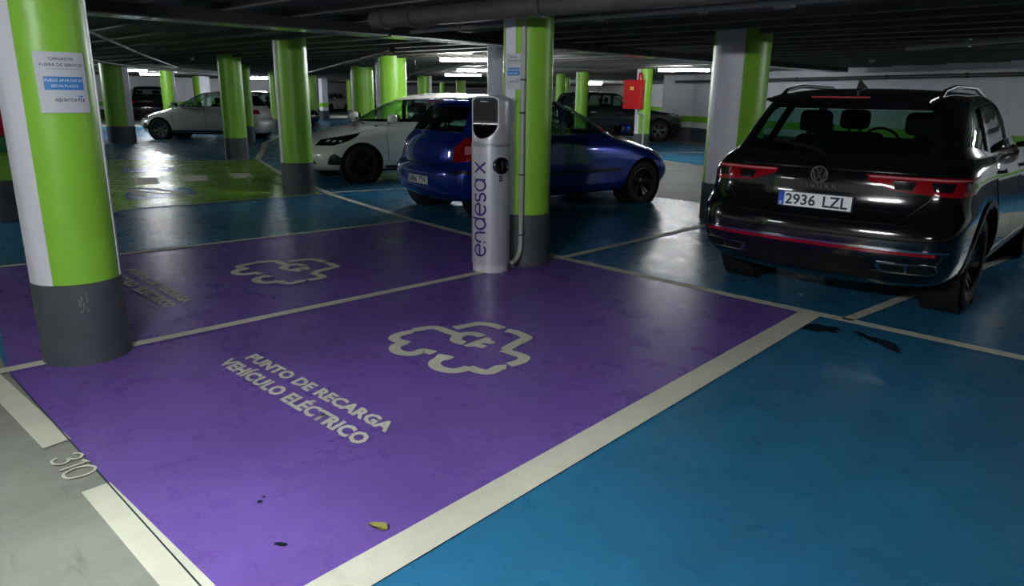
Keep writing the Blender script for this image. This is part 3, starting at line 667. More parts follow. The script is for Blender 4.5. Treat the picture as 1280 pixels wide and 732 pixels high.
class Hull:
    def __init__(s,loops,creases,lev=2):
        s.me=hull_mesh(loops,creases,lev); s.bvh=BVHTree.FromPolygons([v.co for v in s.me.vertices],[tuple(p.vertices) for p in s.me.polygons])
    def hit(s,view,u,v):
        if view[0]=='side': o,d=Vector((u,view[1]*3,v)),Vector((0,-view[1],0))
        elif view[0]=='rear': o,d=Vector((-6,u,v)),Vector((1,0,0))
        elif view[0]=='front': o,d=Vector((6,u,v)),Vector((-1,0,0))
        elif view[0]=='top': o,d=Vector((u,v,5)),Vector((0,0,-1))
        else:
            a=u; d=Vector((-math.cos(a),-math.sin(a),0)); o=Vector((view[1],view[2],v))-d*4
        r=s.bvh.ray_cast(o,d)
        if r[0] is None: r=s.bvh.find_nearest(o+d*2.2)
        n=r[1]
        if n.dot(d)>0: n=-n
        return r[0],n
    def body(s,cuts,wheels,paint,parent,thick=.035):
        me=s.me.copy(); 
        for x in (paint,'inside','trim_black'): me.materials.append(MT[x])
        o=bpy.data.objects.new('h',me); COL.objects.link(o)
        bm=bmesh.new()
        for view,poly in cuts:
            sg=view[1] if view[0]=='side' else 0
            if view[0]=='side': f=lambda p,t: (p[0],sg*(.2+t*1.2),p[1])
            elif view[0]=='rear': f=lambda p,t: (view[1]+t*(view[2]-view[1]),p[0],p[1])
            A=[bm.verts.new(f(p,0)) for p in poly]; B=[bm.verts.new(f(p,1)) for p in poly]; n=len(poly)
            bm.faces.new(A); bm.faces.new(B[::-1])
            for i in range(n): bm.faces.new((A[i],B[i],B[(i+1)%n],A[(i+1)%n]))
        for (x,z,r,y0,y1) in wheels:
            for sg in (1,-1):
                mt_=Matrix.Translation((x,sg*y0,z))@Matrix.Rotation(-sg*PI/2,4,'X')
                lathe(bm,[(0,0),(r,0),(r,y1-y0),(0,y1-y0)],40,mt_)
        bmesh.ops.remove_doubles(bm,verts=bm.verts,dist=1e-5)
        bmesh.ops.recalc_face_normals(bm,faces=bm.faces)
        for f_ in bm.faces: f_.material_index=2
        cm=bpy.data.meshes.new('c'); bm.to_mesh(cm); bm.free()
        for x in (paint,'inside','trim_black'): cm.materials.append(MT[x])
        c=bpy.data.objects.new('c',cm); COL.objects.link(c)
        if thick: sd=o.modifiers.new('sol','SOLIDIFY'); sd.thickness=thick; sd.offset=-1; sd.material_offset=1; sd.use_rim=False
        bo=o.modifiers.new('b','BOOLEAN'); bo.object=c; bo.operation='DIFFERENCE'; bo.solver='EXACT'; bo.material_mode='INDEX'; bo.use_self=True
        dg=bpy.context.evaluated_depsgraph_get(); m2=bpy.data.meshes.new_from_object(o.evaluated_get(dg)).copy()
        bpy.data.objects.remove(o); bpy.data.objects.remove(c)
        m2.shade_smooth(); m2.set_sharp_from_angle(angle=R(38))
        b=bpy.data.objects.new('body_shell',m2); COL.objects.link(b); b.parent=parent
        return b
    def patch(s,name,poly,view,off,mt,parent,step=.06,thick=.02,label=None,grow=0.):
        if grow:
            c=sum((Vector(p) for p in poly),Vector((0,0)))/len(poly); poly=[tuple(c+(Vector(p)-c)*(1+grow/max(.01,(Vector(p)-c).length))) for p in poly]
        vs,ts,nb=tri_mesh(poly,step); bm=bmesh.new(); T=[]
        for v in vs:
            p,n=s.hit(view,v.x,v.y); T.append((bm.verts.new(p+n*off),p+n*(off-thick)))
        for t in ts:
            try: bm.faces.new([T[i][0] for i in t])
            except ValueError: pass
        bnd=[e for e in bm.edges if len(e.link_faces)==1]
        if thick:
            low={}
            mp={v:q for v,q in T}
            for e in bnd:
                for v in e.verts:
                    if v not in low: low[v]=bm.verts.new(mp[v])
            for e in bnd:
                a,b_=e.verts
                try: bm.faces.new((a,b_,low[b_],low[a]))
                except ValueError: pass
        o=obj(name,bm,mt,parent,True,40)
        if label: o['label']=label
        return o
    def seam(s,name,pts,view,parent,wd=.006,off=.001,mt='trim_black'):
        P_=[]
        for a,b_ in zip(pts,pts[1:]):
            a=Vector(a);b_=Vector(b_);n=max(1,int((b_-a).length/.05)); P_+=[a+(b_-a)*i/n for i in range(n)]
        P_.append(Vector(pts[-1])); bm=bmesh.new(); prev=None
        for i,p in enumerate(P_):
            d=(P_[min(i+1,len(P_)-1)]-P_[max(i-1,0)]).normalized(); nn=Vector((-d.y,d.x))*wd/2
            q=[]
            for sg in (1,-1):
                h,n=s.hit(view,*(p+nn*sg)); q.append(bm.verts.new(h+n*off))
            if prev: bm.faces.new((prev[0],prev[1],q[1],q[0]))
            prev=q
        return obj(name,bm,mt,parent,True,60)
def wheel(parent,x,side,y,r,wd,rim='rim_dark',spokes=5,steer=0.,style=0,detail=True):
    """tyre with a spoked rim; y is the outer face"""
    root_m=Matrix.Translation((x,side*(y-wd/2),r))@Matrix.Rotation(steer,4,'Z')@Matrix.Rotation(-side*PI/2,4,'X')
    n=40 if detail else 24; h=wd/2; rr=r*.665
    b=bmesh.new(); prof=[(rr,-h*.80),(rr+.02,-h*.92),(r*.86,-h),(r*.955,-h*.9),(r*.992,-h*.72),(r,-h*.4),(r,h*.4),(r*.992,h*.72),(r*.955,h*.9),(r*.86,h),(rr+.02,h*.92),(rr,h*.80)]
    if detail:
        prof=prof[:5]+[(r,-h*.62),(r,-h*.36),(r-.008,-h*.33),(r-.008,-h*.27),(r,-h*.24),(r,-h*.04),(r-.008,-h*.02),(r-.008,h*.02),(r,h*.04),(r,h*.24),(r-.008,h*.27),(r-.008,h*.33),(r,h*.36),(r,h*.62)]+prof[-5:]
    lathe(b,prof,n,root_m); ty=obj('tyre',b,'rubber',parent,True,35)
    b=bmesh.new(); lathe(b,[(rr+.004,h*.82),(rr-.008,h*.84),(rr-.018,h*.6),(rr-.03,h*.3),(rr-.03,-h*.7)],n,root_m)
    lathe(b,[(0,h*.60),(.028,h*.60),(.055,h*.52),(.06,h*.2)],18,root_m)
    for i in range(spokes):
        a=2*PI*i/spokes+.2
        for da in ((-.16,.16) if style==0 else (0,)):
            wv=.017 if style==0 else .034
            m=root_m@Matrix.Rotation(a+da,4,'Z'); L_=rr-.012
            pr=[(.03,h*.50),(L_*.6,h*.50),(L_,h*.74),(L_,h*.45),(.03,h*.2)]
            A=[b.verts.new(m@Vector((p[0],-wv*(1.25 if j in(2,3) else 1),p[1]))) for j,p in enumerate(pr)]; B=[b.verts.new(m@Vector((p[0],wv*(1.25 if j in(2,3) else 1),p[1]))) for j,p in enumerate(pr)]
            b.faces.new(A); b.faces.new(B[::-1])
            for j in range(5): b.faces.new((A[j],B[j],B[(j+1)%5],A[(j+1)%5]))
    obj('rim',b,rim,ty,True,35); b=bmesh.new(); lathe(b,[(rr-.031,-h*.5),(0,-h*.5)],n,root_m); obj('brake_backing',b,'inside',ty); return ty
def seats(parent,xf,xr,z,wd=.36,back=True,hgt=1.12):
    def seat(x,y,w_,nm='seat'):
        b=bmesh.new(); box(b,x-.22,x+.28,y-w_/2,y+w_/2,z-.14,z,.05)
        box(b,-.06,.06,-w_/2,w_/2,0,.58,.05,Matrix.Translation((x-.2,y,z-.06))@Matrix.Rotation(R(-14),4,'Y'))
        return obj(nm,b,'seat_cloth',parent,True,50)
    def head(x,y,s):
        b=bmesh.new(); box(b,-.05,.05,-.13,.13,0,.17,.045,Matrix.Translation((x-.39,y,z+.53))); box(b,-.008,.008,-.05,-.035,-.08,.02,0,Matrix.Translation((x-.38,y,z+.53))); box(b,-.008,.008,.035,.05,-.08,.02,0,Matrix.Translation((x-.38,y,z+.53)))
        obj('head_restraint',b,'seat_cloth',s,True,50)
    for sy in (-1,1):
        s=seat(xf,sy*wd,.48); head(xf,sy*wd,s)
    s=seat(xr,0,1.16,'rear_bench')
    for yy in (-.4,.4): head(xr,yy,s)
def plate(parent,txt,x,z,rx=-1,y=0.,tilt=0.):
    """registration plate on the rear face"""
    b=bmesh.new(); M_=Matrix.Translation((x,y,z))@Matrix.Rotation(tilt,4,'Y'); box(b,-.006,.004,-.26,.26,-.055,.055,.003,M_); p=obj('number_plate',b,'plate_white',parent); p['label']='white plate reading '+txt
    b=bmesh.new(); box(b,-.0075,-.005,.215,.257,-.052,.052,0,M_); obj('blue_band',b,'plate_blue',p)
    bm_=bmesh.new()
    for (y0,y1,z0,z1) in ((-.26,.26,.049,.055),(-.26,.26,-.055,-.049),(-.26,-.254,-.055,.055),(.254,.26,-.055,.055)): box(bm_,-.0078,-.006,y0,y1,z0,z1,0,M_)
    obj('plate_rim',bm_,'ink',p)
    fn=lambda u,v: M_@Vector((-.0085,.205-u,-.039+v))
    dg_,lt_=txt.split(' '); text_obj('plate_digits',dg_,'ink',fn,p,w=.215,h=.078,bold=.022); text_obj('plate_letters',lt_,'ink',lambda u,v:fn(u+.265,v),p,w=.17,h=.078,bold=.022)
    text_obj('country_letter','E','ink_white',lambda u,v: M_@Vector((-.0085,.244-u,-.045+v)),p,w=.016,h=.024,bold=.02)
    return p
def mirror(hull,parent,x,z,sg,paint,w_=.2,y=.93):
    b=bmesh.new(); r=bmesh.ops.create_icosphere(b,subdivisions=3,radius=1)
    for v in r['verts']:
        c=v.co; s=Vector((math.copysign(abs(c.x)**.7,c.x),math.copysign(abs(c.y)**.7,c.y),math.copysign(abs(c.z)**.7,c.z)))
        v.co=Vector((x+s.x*.075+.03*abs(s.y),sg*(y+.10)+s.y*w_/2,z+.06+s.z*.075))
    o=obj('door_mirror',b,paint,parent,True,60)
    b=bmesh.new(); tube(b,[(x-.01,sg*(y-.12),z-.01),(x,sg*(y+.02),z+.02)],.025,8); obj('mirror_arm',b,'trim_black',o,True)
    b=bmesh.new(); box(b,x-.077,x-.070,sg*(y+.10)-.075,sg*(y+.10)+.075,z+.01,z+.11,.01); obj('mirror_glass',b,'glass_black' if 0 else 'lamp_dark',o,True)
def flipy(poly): return [(-p[0],p[1]) for p in poly]

def well(parent,x,r,y0,y1,z):
    for sg in (1,-1):
        b=bmesh.new(); m=Matrix.Translation((x,sg*y0,z))@Matrix.Rotation(-sg*PI/2,4,'X'); lathe(b,[(0,0),(r,0),(r,y1-y0)],28,m); obj('wheel_well',b,'inside',parent,True)

SUV=dict(wb=2.68,wr=.36,loops=[
 make_loop(.24,-2.06,2.02,.80,.74,.72), make_loop(.32,-2.20,2.16,.89,.87,.84), make_loop(.50,-2.30,2.26,.93,.91,.88), make_loop(.70,-2.30,2.28,.935,.92,.89),
 make_loop((.77,.80,.80,.76),-2.25,2.26,.935,.91,.88), make_loop((.83,.86,.88,.84),-2.18,2.24,.93,.91,.87), make_loop((1.04,1.04,1.0,.93),-2.17,2.18,.925,.90,.86,cr=.2), make_loop((1.12,1.12,1.06,.99),-2.12,2.02,.905,.88,.82,cr=.25),
 make_loop((1.17,1.16,1.13,1.06),-2.07,1.40,.865,.84,.78,bf=.2,cr=.3), make_loop((1.19,1.19,1.16,1.12),-2.05,.98,.84,.81,.72,bf=.22,cr=.3), make_loop((1.36,1.38,1.38,1.36),-1.96,.60,.775,.74,.68,bf=.22,cr=.3), make_loop((1.56,1.58,1.59,1.57),-1.84,.20,.69,.66,.60,bf=.2,cr=.3),
 make_loop((1.63,1.655,1.655,1.63),-1.80,.06,.60,.57,.52,bf=.18,cr=.3), make_loop((1.645,1.68,1.68,1.65),-1.77,.0,.32,.3,.28,bf=.16,cr=.3)],
 creases={4:.35,6:.45,9:.5,11:.35},
 side=[[(.66,1.20),(.10,1.545),(-.22,1.57),(-.25,1.20)],[(-.33,1.20),(-.30,1.57),(-.98,1.555),(-1.10,1.20)],[(-1.18,1.215),(-1.07,1.55),(-1.42,1.50),(-1.66,1.27)]],
 rear=[(-.64,1.20),(.64,1.20),(.56,1.52),(-.56,1.52)],front=[(-.60,1.19),(.60,1.19),(.53,1.54),(-.53,1.54)])
HATCH=dict(wb=2.57,wr=.305,loops=[
 make_loop(.19,-1.72,1.90,.72,.68,.66), make_loop(.26,-1.86,2.02,.83,.82,.74), make_loop(.42,-1.93,2.11,.865,.86,.80,cr=.1), make_loop(.58,-1.93,2.11,.87,.865,.80,bf=.26,cr=.1),
 make_loop((.65,.66,.66,.62),-1.88,2.08,.87,.86,.79,bf=.28,cr=.1), make_loop((.70,.72,.74,.69),-1.84,2.03,.865,.85,.77,bf=.30,cf=.3), make_loop((.86,.86,.84,.75),-1.82,1.93,.86,.845,.74,bf=.32,cf=.35,cr=.2), make_loop((.95,.94,.89,.82),-1.79,1.72,.84,.79,.70,bf=.3,cr=.25,cf=.35),
 make_loop((1.0,.985,.945,.91),-1.76,1.36,.80,.76,.68,bf=.26,cr=.3,cf=.3), make_loop((1.02,1.0,.97,.955),-1.745,1.12,.775,.73,.64,bf=.24,cr=.3), make_loop((1.2,1.2,1.2,1.19),-1.64,.74,.715,.67,.60,bf=.22,cr=.3), make_loop((1.38,1.41,1.41,1.38),-1.50,.28,.63,.59,.54,bf=.2,cr=.3),
 make_loop((1.44,1.475,1.475,1.43),-1.45,.10,.54,.50,.46,bf=.18,cr=.3), make_loop((1.455,1.495,1.495,1.45),-1.41,.02,.28,.27,.24,bf=.16,cr=.3)],
 creases={4:.3,6:.3,9:.45,11:.3},
 side=[[(.80,1.01),(.22,1.375),(-.10,1.40),(-.14,1.005)],[(-.21,1.005),(-.17,1.40),(-.78,1.375),(-1.10,1.19),(-1.16,1.06)]],
 rear=[(-.60,1.05),(.60,1.05),(.50,1.35),(-.50,1.35)],front=[(-.58,1.01),(.58,1.01),(.49,1.37),(-.49,1.37)])
def scaled(spec,sx=1,sy=1,sz=1,shift=0.,wr=None,wb=None):
    s=dict(spec); s['loops']=[[Vector((p.x*sx,p.y*sy,p.z*sz)) for p in l] for l in spec['loops']]; s['side']=[[(x*sx,z*sz) for x,z in q] for q in spec['side']]
    for k in ('rear','front'): s[k]=[(y*sy,z*sz) for y,z in spec[k]]
    s['wb']=wb or spec['wb']*sx; s['wr']=wr or spec['wr']; return s
def car(name,spec,paint,label,loc,heading,cat='car',rim='rim_grey',spokes=5,style=0,steer=0.,detail=True,glassm='glass_clear',group=None,lamps=None):
    t=thing(name,label,cat,(loc[0],loc[1],0),heading,group); H=Hull(spec['loops'],spec['creases'],2 if detail else 1); wb=spec['wb'];r=spec['wr']
    W_=max(p.y for l in spec['loops'] for p in l)
    rear=spec['rear']; fr=spec['front']; zt=rear[2][1]
    xr=min(p.x for l in spec['loops'] for p in l)
    cuts=[(('side',s),q) for s in (1,-1) for q in spec['side']]+[(('rear',xr-.3,xr+.9),rear),(('rear',-.35,1.6),fr)]
    H.body(cuts,[(wb/2,r,r+.055,W_-.30,1.3),(-wb/2,r,r+.055,W_-.30,1.3)],paint,t)
    for q in spec['side']:
        for s in (1,-1): H.patch('side_window',q,('side',s),-.012,glassm,t,.12,0,grow=.012)
    H.patch('rear_window',rear,('rear',),-.012,glassm,t,.12,0,grow=.012); H.patch('windscreen',fr,('front',),-.012,'glass_clear',t,.12,0,grow=.012)
    for x in (wb/2,-wb/2):
        well(t,x,r+.052,W_-.30,W_-.04,r)
        for s in (1,-1): wheel(t,x,s,W_-.025,r,.21 if r<.34 else .235,rim,spokes,(steer if x>0 else 0),style,detail)
    b=bmesh.new(); box(b,-wb/2-.2,wb/2+.2,-W_+.36,W_-.36,.17,.26,.03); obj('underbody',b,'inside',t)
    zb=spec['side'][0][0][1]
    seats(t,.0 if detail else .0,-.85,zb-.42)
    b=bmesh.new(); box(b,.62,1.0,-W_+.22,W_-.22,zb-.25,zb-.06,.05); obj('dashboard',b,'inside',t,True)
    b=bmesh.new(); M_=Matrix.Translation((.50,.36,zb-.07))@Matrix.Rotation(R(68),4,'Y'); tube(b,[M_@Vector((.18*math.cos(a/12*PI),.18*math.sin(a/12*PI),0)) for a in range(25)],.014,6,False); box(b,-.02,.02,-.17,.17,-.01,.01,0,M_); obj('steering_wheel',b,'inside',t,True)
    for s in (1,-1): mirror(H,t,spec['side'][0][0][0]-.06,zb,s,paint,y=W_-.06)
    return t,H,W_,xr
def fz(s,l): return [(x,z) for x,z in l]
# --- black sport utility seen from behind ---
SV=scaled(SUV,1,1,.94,wr=.35)
t,H,W_,xr=car('sport_utility_car',SV,'car_black','black sport utility car parked with its rear to the camera, plate 2936 LZL',(-2.14,7.34),R(92.5),rim='rim_dark',glassm='glass_dark')
for s in (1,-1):
    # tail lamp wraps the corner: cylindrical projection round an axis inside the tail
    q=(lambda a:PI-a*s if True else a)
    A=lambda d: PI-s*R(d)
    ax_=('cyl',-1.55,s*.45)
    outer=[(A(-14),1.005),(A(-12),.97),(A(4),.91),(A(40),.885),(A(62),.905),(A(68),.975),(A(50),1.005)]
    l=H.patch('tail_lamp',outer,ax_,.006,'lamp_red',t,.05,.02,label='dark red tail lamp')
    H.patch('lamp_strip',[(A(-12),1.000),(A(-12),.990),(A(52),.984),(A(52),.994)],ax_,.009,'lamp_pink',l,.05,.004)
    for d0 in (2,24,44):
        H.patch('lamp_block',[(A(d0),.975),(A(d0+2),.92),(A(d0+12),.915),(A(d0+14),.975)],ax_,.009,'lamp_dark',l,.04,.003)
    # exhaust trims in the bumper corners
    ex=[(s*.46,.415),(s*.50,.375),(s*.78,.375),(s*.82,.40),(s*.81,.455),(s*.47,.445)]
    e=H.patch('exhaust_trim',ex,('rear',),.008,'chrome',t,.05,.02); 
    H.patch('exhaust_insert',[(s*.485,.415),(s*.51,.388),(s*.635,.387),(s*.635,.44),(s*.49,.436)],('rear',),.011,'black_plastic',e,.05,.004); H.patch('exhaust_insert',[(s*.65,.387),(s*.775,.387),(s*.808,.403),(s*.80,.446),(s*.65,.441)],('rear',),.011,'black_plastic',e,.05,.004)
    H.patch('door',[(.88,.42),(.90,1.0),(.60,1.095),(-.26,1.10),(-.27,.40)],('side',s),.004,'car_black',t,.07,.006); H.patch('door',[(-.285,.40),(-.275,1.10),(-1.10,1.10),(-1.22,.95),(-1.0,.70),(-.90,.42)],('side',s),.004,'car_black',t,.07,.006)
    for x in (-.02,-.95): H.patch('door_handle',[(x-.10,.985),(x+.10,.975),(x+.10,1.0),(x-.10,1.01)],('side',s),.035,'car_black',t,.04,.02)
    H.patch('sill_trim',[(-.92,.30),(.92,.30),(.92,.37),(-.92,.37)],('side',s),.012,'trim_black',t,.1,.03); H.patch('sill_strip',[(-.92,.375),(.92,.375),(.92,.388),(-.92,.388)],('side',s),.012,'chrome',t,.1,.02)
    H.patch('window_strip',[(.70,1.112),(-1.60,1.112),(-1.60,1.120),(.70,1.120)],('side',s),.006,'chrome',t,.1,.01)
    for xw in (1.34,-1.34):
        arc_=[(xw+.455*math.cos(a/16*PI),.36+.455*math.sin(a/16*PI)) for a in range(-1,18)]; arci=[(xw+.415*math.cos(a/16*PI),.36+.415*math.sin(a/16*PI)) for a in range(17,-2,-1)]
        H.patch('arch_trim',arc_+arci,('side',s),.012,'trim_black',t,.08,.03)
    b=bmesh.new(); y=.56; tube(b,[(x_,s*y,H.hit(('top',),x_,s*y)[0].z+o_) for x_,o_ in ((.0,0),(-.08,.03),(-.5,.045),(-1.2,.045),(-1.5,.03),(-1.6,0))],.015,8); obj('roof_rail',b,'trim_black',t,True,60)
H.patch('reflector_strip',[(-.80,.508),(.80,.508),(.80,.530),(-.80,.530)],('rear',),.008,'lamp_red',t,.06,.02,label='thin red reflector strip across the bumper')
H.patch('bumper_chrome',[(-.86,.531),(.86,.531),(.86,.546),(-.86,.546)],('rear',),.012,'chrome',t,.06,.03)
H.patch('bumper_lower',[(-.84,.30),(.84,.30),(.86,.37),(.44,.37),(.40,.46),(-.40,.46),(-.44,.37),(-.86,.37)],('rear',),.004,'trim_black',t,.08,.02)
H.patch('diffuser',[(-.38,.32),(.38,.32),(.36,.43),(-.36,.43)],('rear',),.012,'black_plastic',t,.08,.02)
for s in (1,-1): H.seam('tailgate_seam',[(s*.74,1.0),(s*.70,.86),(s*.55,.70),(0,.69)],('rear',),t,.008)
H.patch('tailgate_edge',[(-.60,1.03),(.60,1.03),(.60,1.024),(-.60,1.024)],('rear',),.006,'chrome',t,.08,.008)
ph,pn=H.hit(('rear',),0,.80); plate(t,'2936 LZL',ph.x-.02,.80,tilt=R(4))
# round emblem with the two letters stacked
def ring(bm,r0,r1,x,z,n=32,th=.004,y=0):
    for a in range(n):
        c=[(math.cos(2*PI*(a+i)/n),math.sin(2*PI*(a+i)/n)) for i in (0,1)]
        v=[bm.verts.new((x,y+c[0][0]*r0,z+c[0][1]*r0)),bm.verts.new((x,y+c[1][0]*r0,z+c[1][1]*r0)),bm.verts.new((x,y+c[1][0]*r1,z+c[1][1]*r1)),bm.verts.new((x,y+c[0][0]*r1,z+c[0][1]*r1))]; bm.faces.new(v)
ez=.985; ph,pn=H.hit(('rear',),0,ez); ex=ph.x-.016
b=bmesh.new(); lathe(b,[(0,0),(.060,0),(.060,.012),(0,.012)],32,Matrix.Translation((ex+.002,0,ez))@Matrix.Rotation(PI/2,4,'Y')); em=obj('emblem',b,'gloss_black',t,True)
b=bmesh.new(); ring(b,.052,.060,ex-.001,ez)
def est(pts,wd=.007):
    bb=bmesh.new(); stroke(bb,pts,wd,0)
    for f in bb.faces: b.faces.new([b.verts.new((ex-.0012,-v.co.x,ez+v.co.y)) for v in f.verts])
    bb.free()
est([(-.022,.048),(0,.006),(.022,.048)]); est([(-.046,.025),(-.022,-.046),(0,-.004),(.022,-.046),(.046,.025)])
obj('emblem_mark',b,'chrome',em)
ph,pn=H.hit(('rear',),0,.90)
text_obj('badge_letters','TIGUAN','chrome',lambda u,v:Vector((ph.x-.006,.125-u,.893+v)),t,w=.25,h=.024,bold=.012,spacing=1.9)
b=bmesh.new(); rz_=H.hit(('top',),-1.66,0)[0].z; sp=[(-1.62,rz_+.012),(-1.93,rz_-.025),(-1.94,rz_-.045),(-1.66,rz_-.07)]
for s in (1,-1): pass
A=[]; 
for y in (-.56,-.45,-.2,0,.2,.45,.56):
    q=0 if abs(y)<.5 else .05; A.append([b.verts.new((x+q,y,z-.03*(abs(y)/.6)**2)) for x,z in sp])
for p,q in zip(A,A[1:]):
    for i in range(4): b.faces.new((p[i],p[(i+1)%4],q[(i+1)%4],q[i]))
b.faces.new(A[0]); b.faces.new(A[-1][::-1]); sp_=obj('roof_spoiler',b,'car_black',t,True)
b=bmesh.new(); box(b,-1.947,-1.93,-.2,.2,rz_-.045,rz_-.033); obj('brake_light',b,'lamp_red',sp_)
b=bmesh.new(); A=[(-1.56,rz_+.01),(-1.38,rz_+.02),(-1.54,rz_+.085),(-1.57,rz_+.085)]; L0=[b.verts.new((x,-.02,z)) for x,z in A[:2]]+[b.verts.new((x,-.004,z)) for x,z in A[2:]]
L1=[b.verts.new((x,.02,z)) for x,z in A[:2]]+[b.verts.new((x,.004,z)) for x,z in A[2:]]
# A[1] front foot, A[0] rear foot
b.faces.new((L0[0],L0[1],L0[2],L0[3])); b.faces.new((L1[3],L1[2],L1[1],L1[0]))
for i in range(4): b.faces.new((L0[i],L1[i],L1[(i+1)%4],L0[(i+1)%4]))
obj('aerial_fin',b,'car_black',t)
b=bmesh.new(); M_=Matrix.Translation((-2.06,0,1.215)); tube(b,[(-2.085,0,1.12),(-2.06,.1,1.16),(-2.03,.42,1.20)],.012,6); obj('rear_wiper',b,'trim_black',t,True)

# --- blue hatchback ---
t,H,W_,xr=car('hatchback_car',HATCH,'car_blue','blue hatchback seen from its left rear corner behind the charging post, plate 5886 FTW',(-6.98,7.60),R(81),rim='rim_dark',glassm='glass_dark')
for s in (1,-1):
    A=lambda d: PI-s*R(d); ax_=('cyl',-1.35,s*.42)
    l=H.patch('tail_lamp',[(A(25),.70),(A(66),.74),(A(84),.86),(A(72),1.0),(A(40),.98),(A(24),.86)],ax_,.006,'lamp_red',t,.05,.02,label='red tail lamp')
    H.patch('lamp_lens',[(A(44),.80),(A(62),.81),(A(62),.90),(A(44),.89)],ax_,.009,'lamp_pink',l,.04,.003)
    H.patch('bumper_insert',[(A(28),.575),(A(72),.58),(A(72),.62),(A(28),.615)],ax_,.008,'trim_black',t,.05,.02)
    H.patch('door',[(.80,.35),(.84,.80),(.74,.975),(-.15,.985),(-.17,.33)],('side',s),.004,'car_blue',t,.07,.006); H.patch('door',[(-.185,.33),(-.165,.985),(-1.08,.99),(-1.12,.80),(-.90,.60),(-.86,.36)],('side',s),.004,'car_blue',t,.07,.006)
    for x in (.0,-.88): H.patch('door_handle',[(x-.09,.835),(x+.09,.83),(x+.09,.855),(x-.09,.86)],('side',s),.03,'car_blue',t,.04,.02)
    H.patch('side_moulding',[(.80,.50),(-.86,.50),(-.86,.54),(.80,.54)],('side',s),.012,'trim_black',t,.08,.02)
    F=lambda d: s*R(d)
    H.patch('head_lamp',[(F(20),.60),(F(20),.68),(F(52),.80),(F(66),.78),(F(50),.62)],('cyl',1.3,s*.35),.006,'lamp_clear',t,.05,.02)
H.seam('tailgate_seam',[(-.60,.98),(-.56,.70),(-.40,.655),(.40,.655),(.56,.70),(.60,.98)],('rear',),t,.012)
ph,pn=H.hit(('rear',),0,.47); plate(t,'5886 FTW',ph.x-.012,.46)
ph,pn=H.hit(('rear',),0,.84); b=bmesh.new()
for sc_ in (1,):
    bb=bmesh.new(); stroke(bb,[(0,.055),(.034,0),(0,-.055),(-.034,0)],.013,0,closed=True)
    for f in bb.faces: b.faces.new([b.verts.new((ph.x-.006,-v.co.x,.845+v.co.y)) for v in f.verts])
    bb.free()
obj('emblem',b,'chrome',t)
text_obj('badge_letters','CLIO','chrome',lambda u,v:Vector((ph.x-.004,.05-u,.755+v)),t,w=.12,h=.022,bold=.01,spacing=1.5)
H.patch('bumper_lip',[(-.62,.30),(.62,.30),(.66,.335),(-.66,.335)],('rear',),.012,'car_blue',t,.08,.03)
b=bmesh.new(); ph,pn=H.hit(('rear',),.0,1.35); box(b,ph.x-.16,ph.x+.06,-.50,.50,1.385,1.425,.012); sp_=obj('roof_spoiler',b,'car_blue',t,True); b=bmesh.new(); box(b,ph.x-.164,ph.x-.155,-.18,.18,1.39,1.405); obj('brake_light',b,'lamp_red',sp_)

# --- near white hatchback seen from the front ---
WH=scaled(HATCH,1.02,1.0,1.01,wr=.32)
def white_front(t,H,paint,near=True):
    for s in (1,-1):
        F=lambda d: s*R(d); ax_=('cyl',1.25,s*.30)
        l=H.patch('head_lamp',[(F(14),.64),(F(40),.645),(F(66),.74),(F(86),.84),(F(60),.81),(F(30),.765),(F(14),.73)],ax_,.006,'lamp_dark',t,.05,.02,label='dark swept back head lamp')
        if near:
            for d in (26,36,46): H.patch('lamp_lens',[(F(d),.695),(F(d+5),.70),(F(d+5),.73),(F(d),.725)],ax_,.009,'lamp_clear',l,.04,.003)
        H.patch('fog_recess',[(F(34),.34),(F(52),.33),(F(57),.40),(F(44),.52),(F(38),.48)],ax_,.004,'black_plastic',t,.05,.01)
        H.patch('door',[(.82,.36),(.86,.82),(.74,.985),(-.15,.995),(-.17,.34)],('side',s),.003,paint,t,.07,.006)
        H.patch('door',[(-.185,.34),(-.165,.995),(-1.1,1.0),(-1.14,.82),(-.92,.62),(-.88,.37)],('side',s),.003,paint,t,.07,.006)
        H.seam('door_seam',[(.835,.35),(.87,.82),(.75,.99)],('side',s),t,.008,.0015); H.seam('door_seam',[(-.1775,.34),(-.158,.99)],('side',s),t,.008,.0045)
        for x in (.0,-.88): H.patch('door_handle',[(x-.09,.855),(x+.09,.85),(x+.09,.875),(x-.09,.88)],('side',s),.03,paint,t,.04,.02)
        H.patch('sill_trim',[(-.88,.26),(.88,.26),(.88,.30),(-.88,.30)],('side',s),.010,'trim_black',t,.1,.03)
        H.patch('tail_lamp',[(PI-s*R(20),.80),(PI-s*R(66),.82),(PI-s*R(80),.93),(PI-s*R(24),.94)],('cyl',-1.4,s*.42),.006,'lamp_red',t,.06,.02)
    H.patch('grille',[(-.55,.34),(.55,.34),(.48,.58),(-.48,.58)],('front',),.006,'black_plastic',t,.07,.02)
    H.seam('bonnet_seam',[(1.85,.62),(1.2,.70),(.95,.72)],('top',),t,.01); H.seam('bonnet_seam',[(1.85,-.62),(1.2,-.70),(.95,-.72)],('top',),t,.01)
    b=bmesh.new(); tube(b,[(1.13,.5,.985),(1.02,-.1,1.03)],.012,6); tube(b,[(1.16,.0,.985),(1.04,-.55,1.03)],.012,6); obj('wipers',b,'trim_black',t,True)
t,H,W_,xr=car('hatchback_car',WH,'car_white','near white hatchback nosing out beside the blue one, front wheel turned',(-10.94,8.46),R(-103),rim='rim_dark',steer=R(14),spokes=5)
white_front(t,H,'car_white')
t,H,W_,xr=car('hatchback_car',scaled(HATCH,1.0,1.0,1.0,wr=.32),'car_white','far white hatchback in profile beyond the green bay, silver wheels',(-23.55,10.15),R(224.4),rim='rim_grey',style=1,spokes=7,detail=False)
white_front(t,H,'car_white',False)
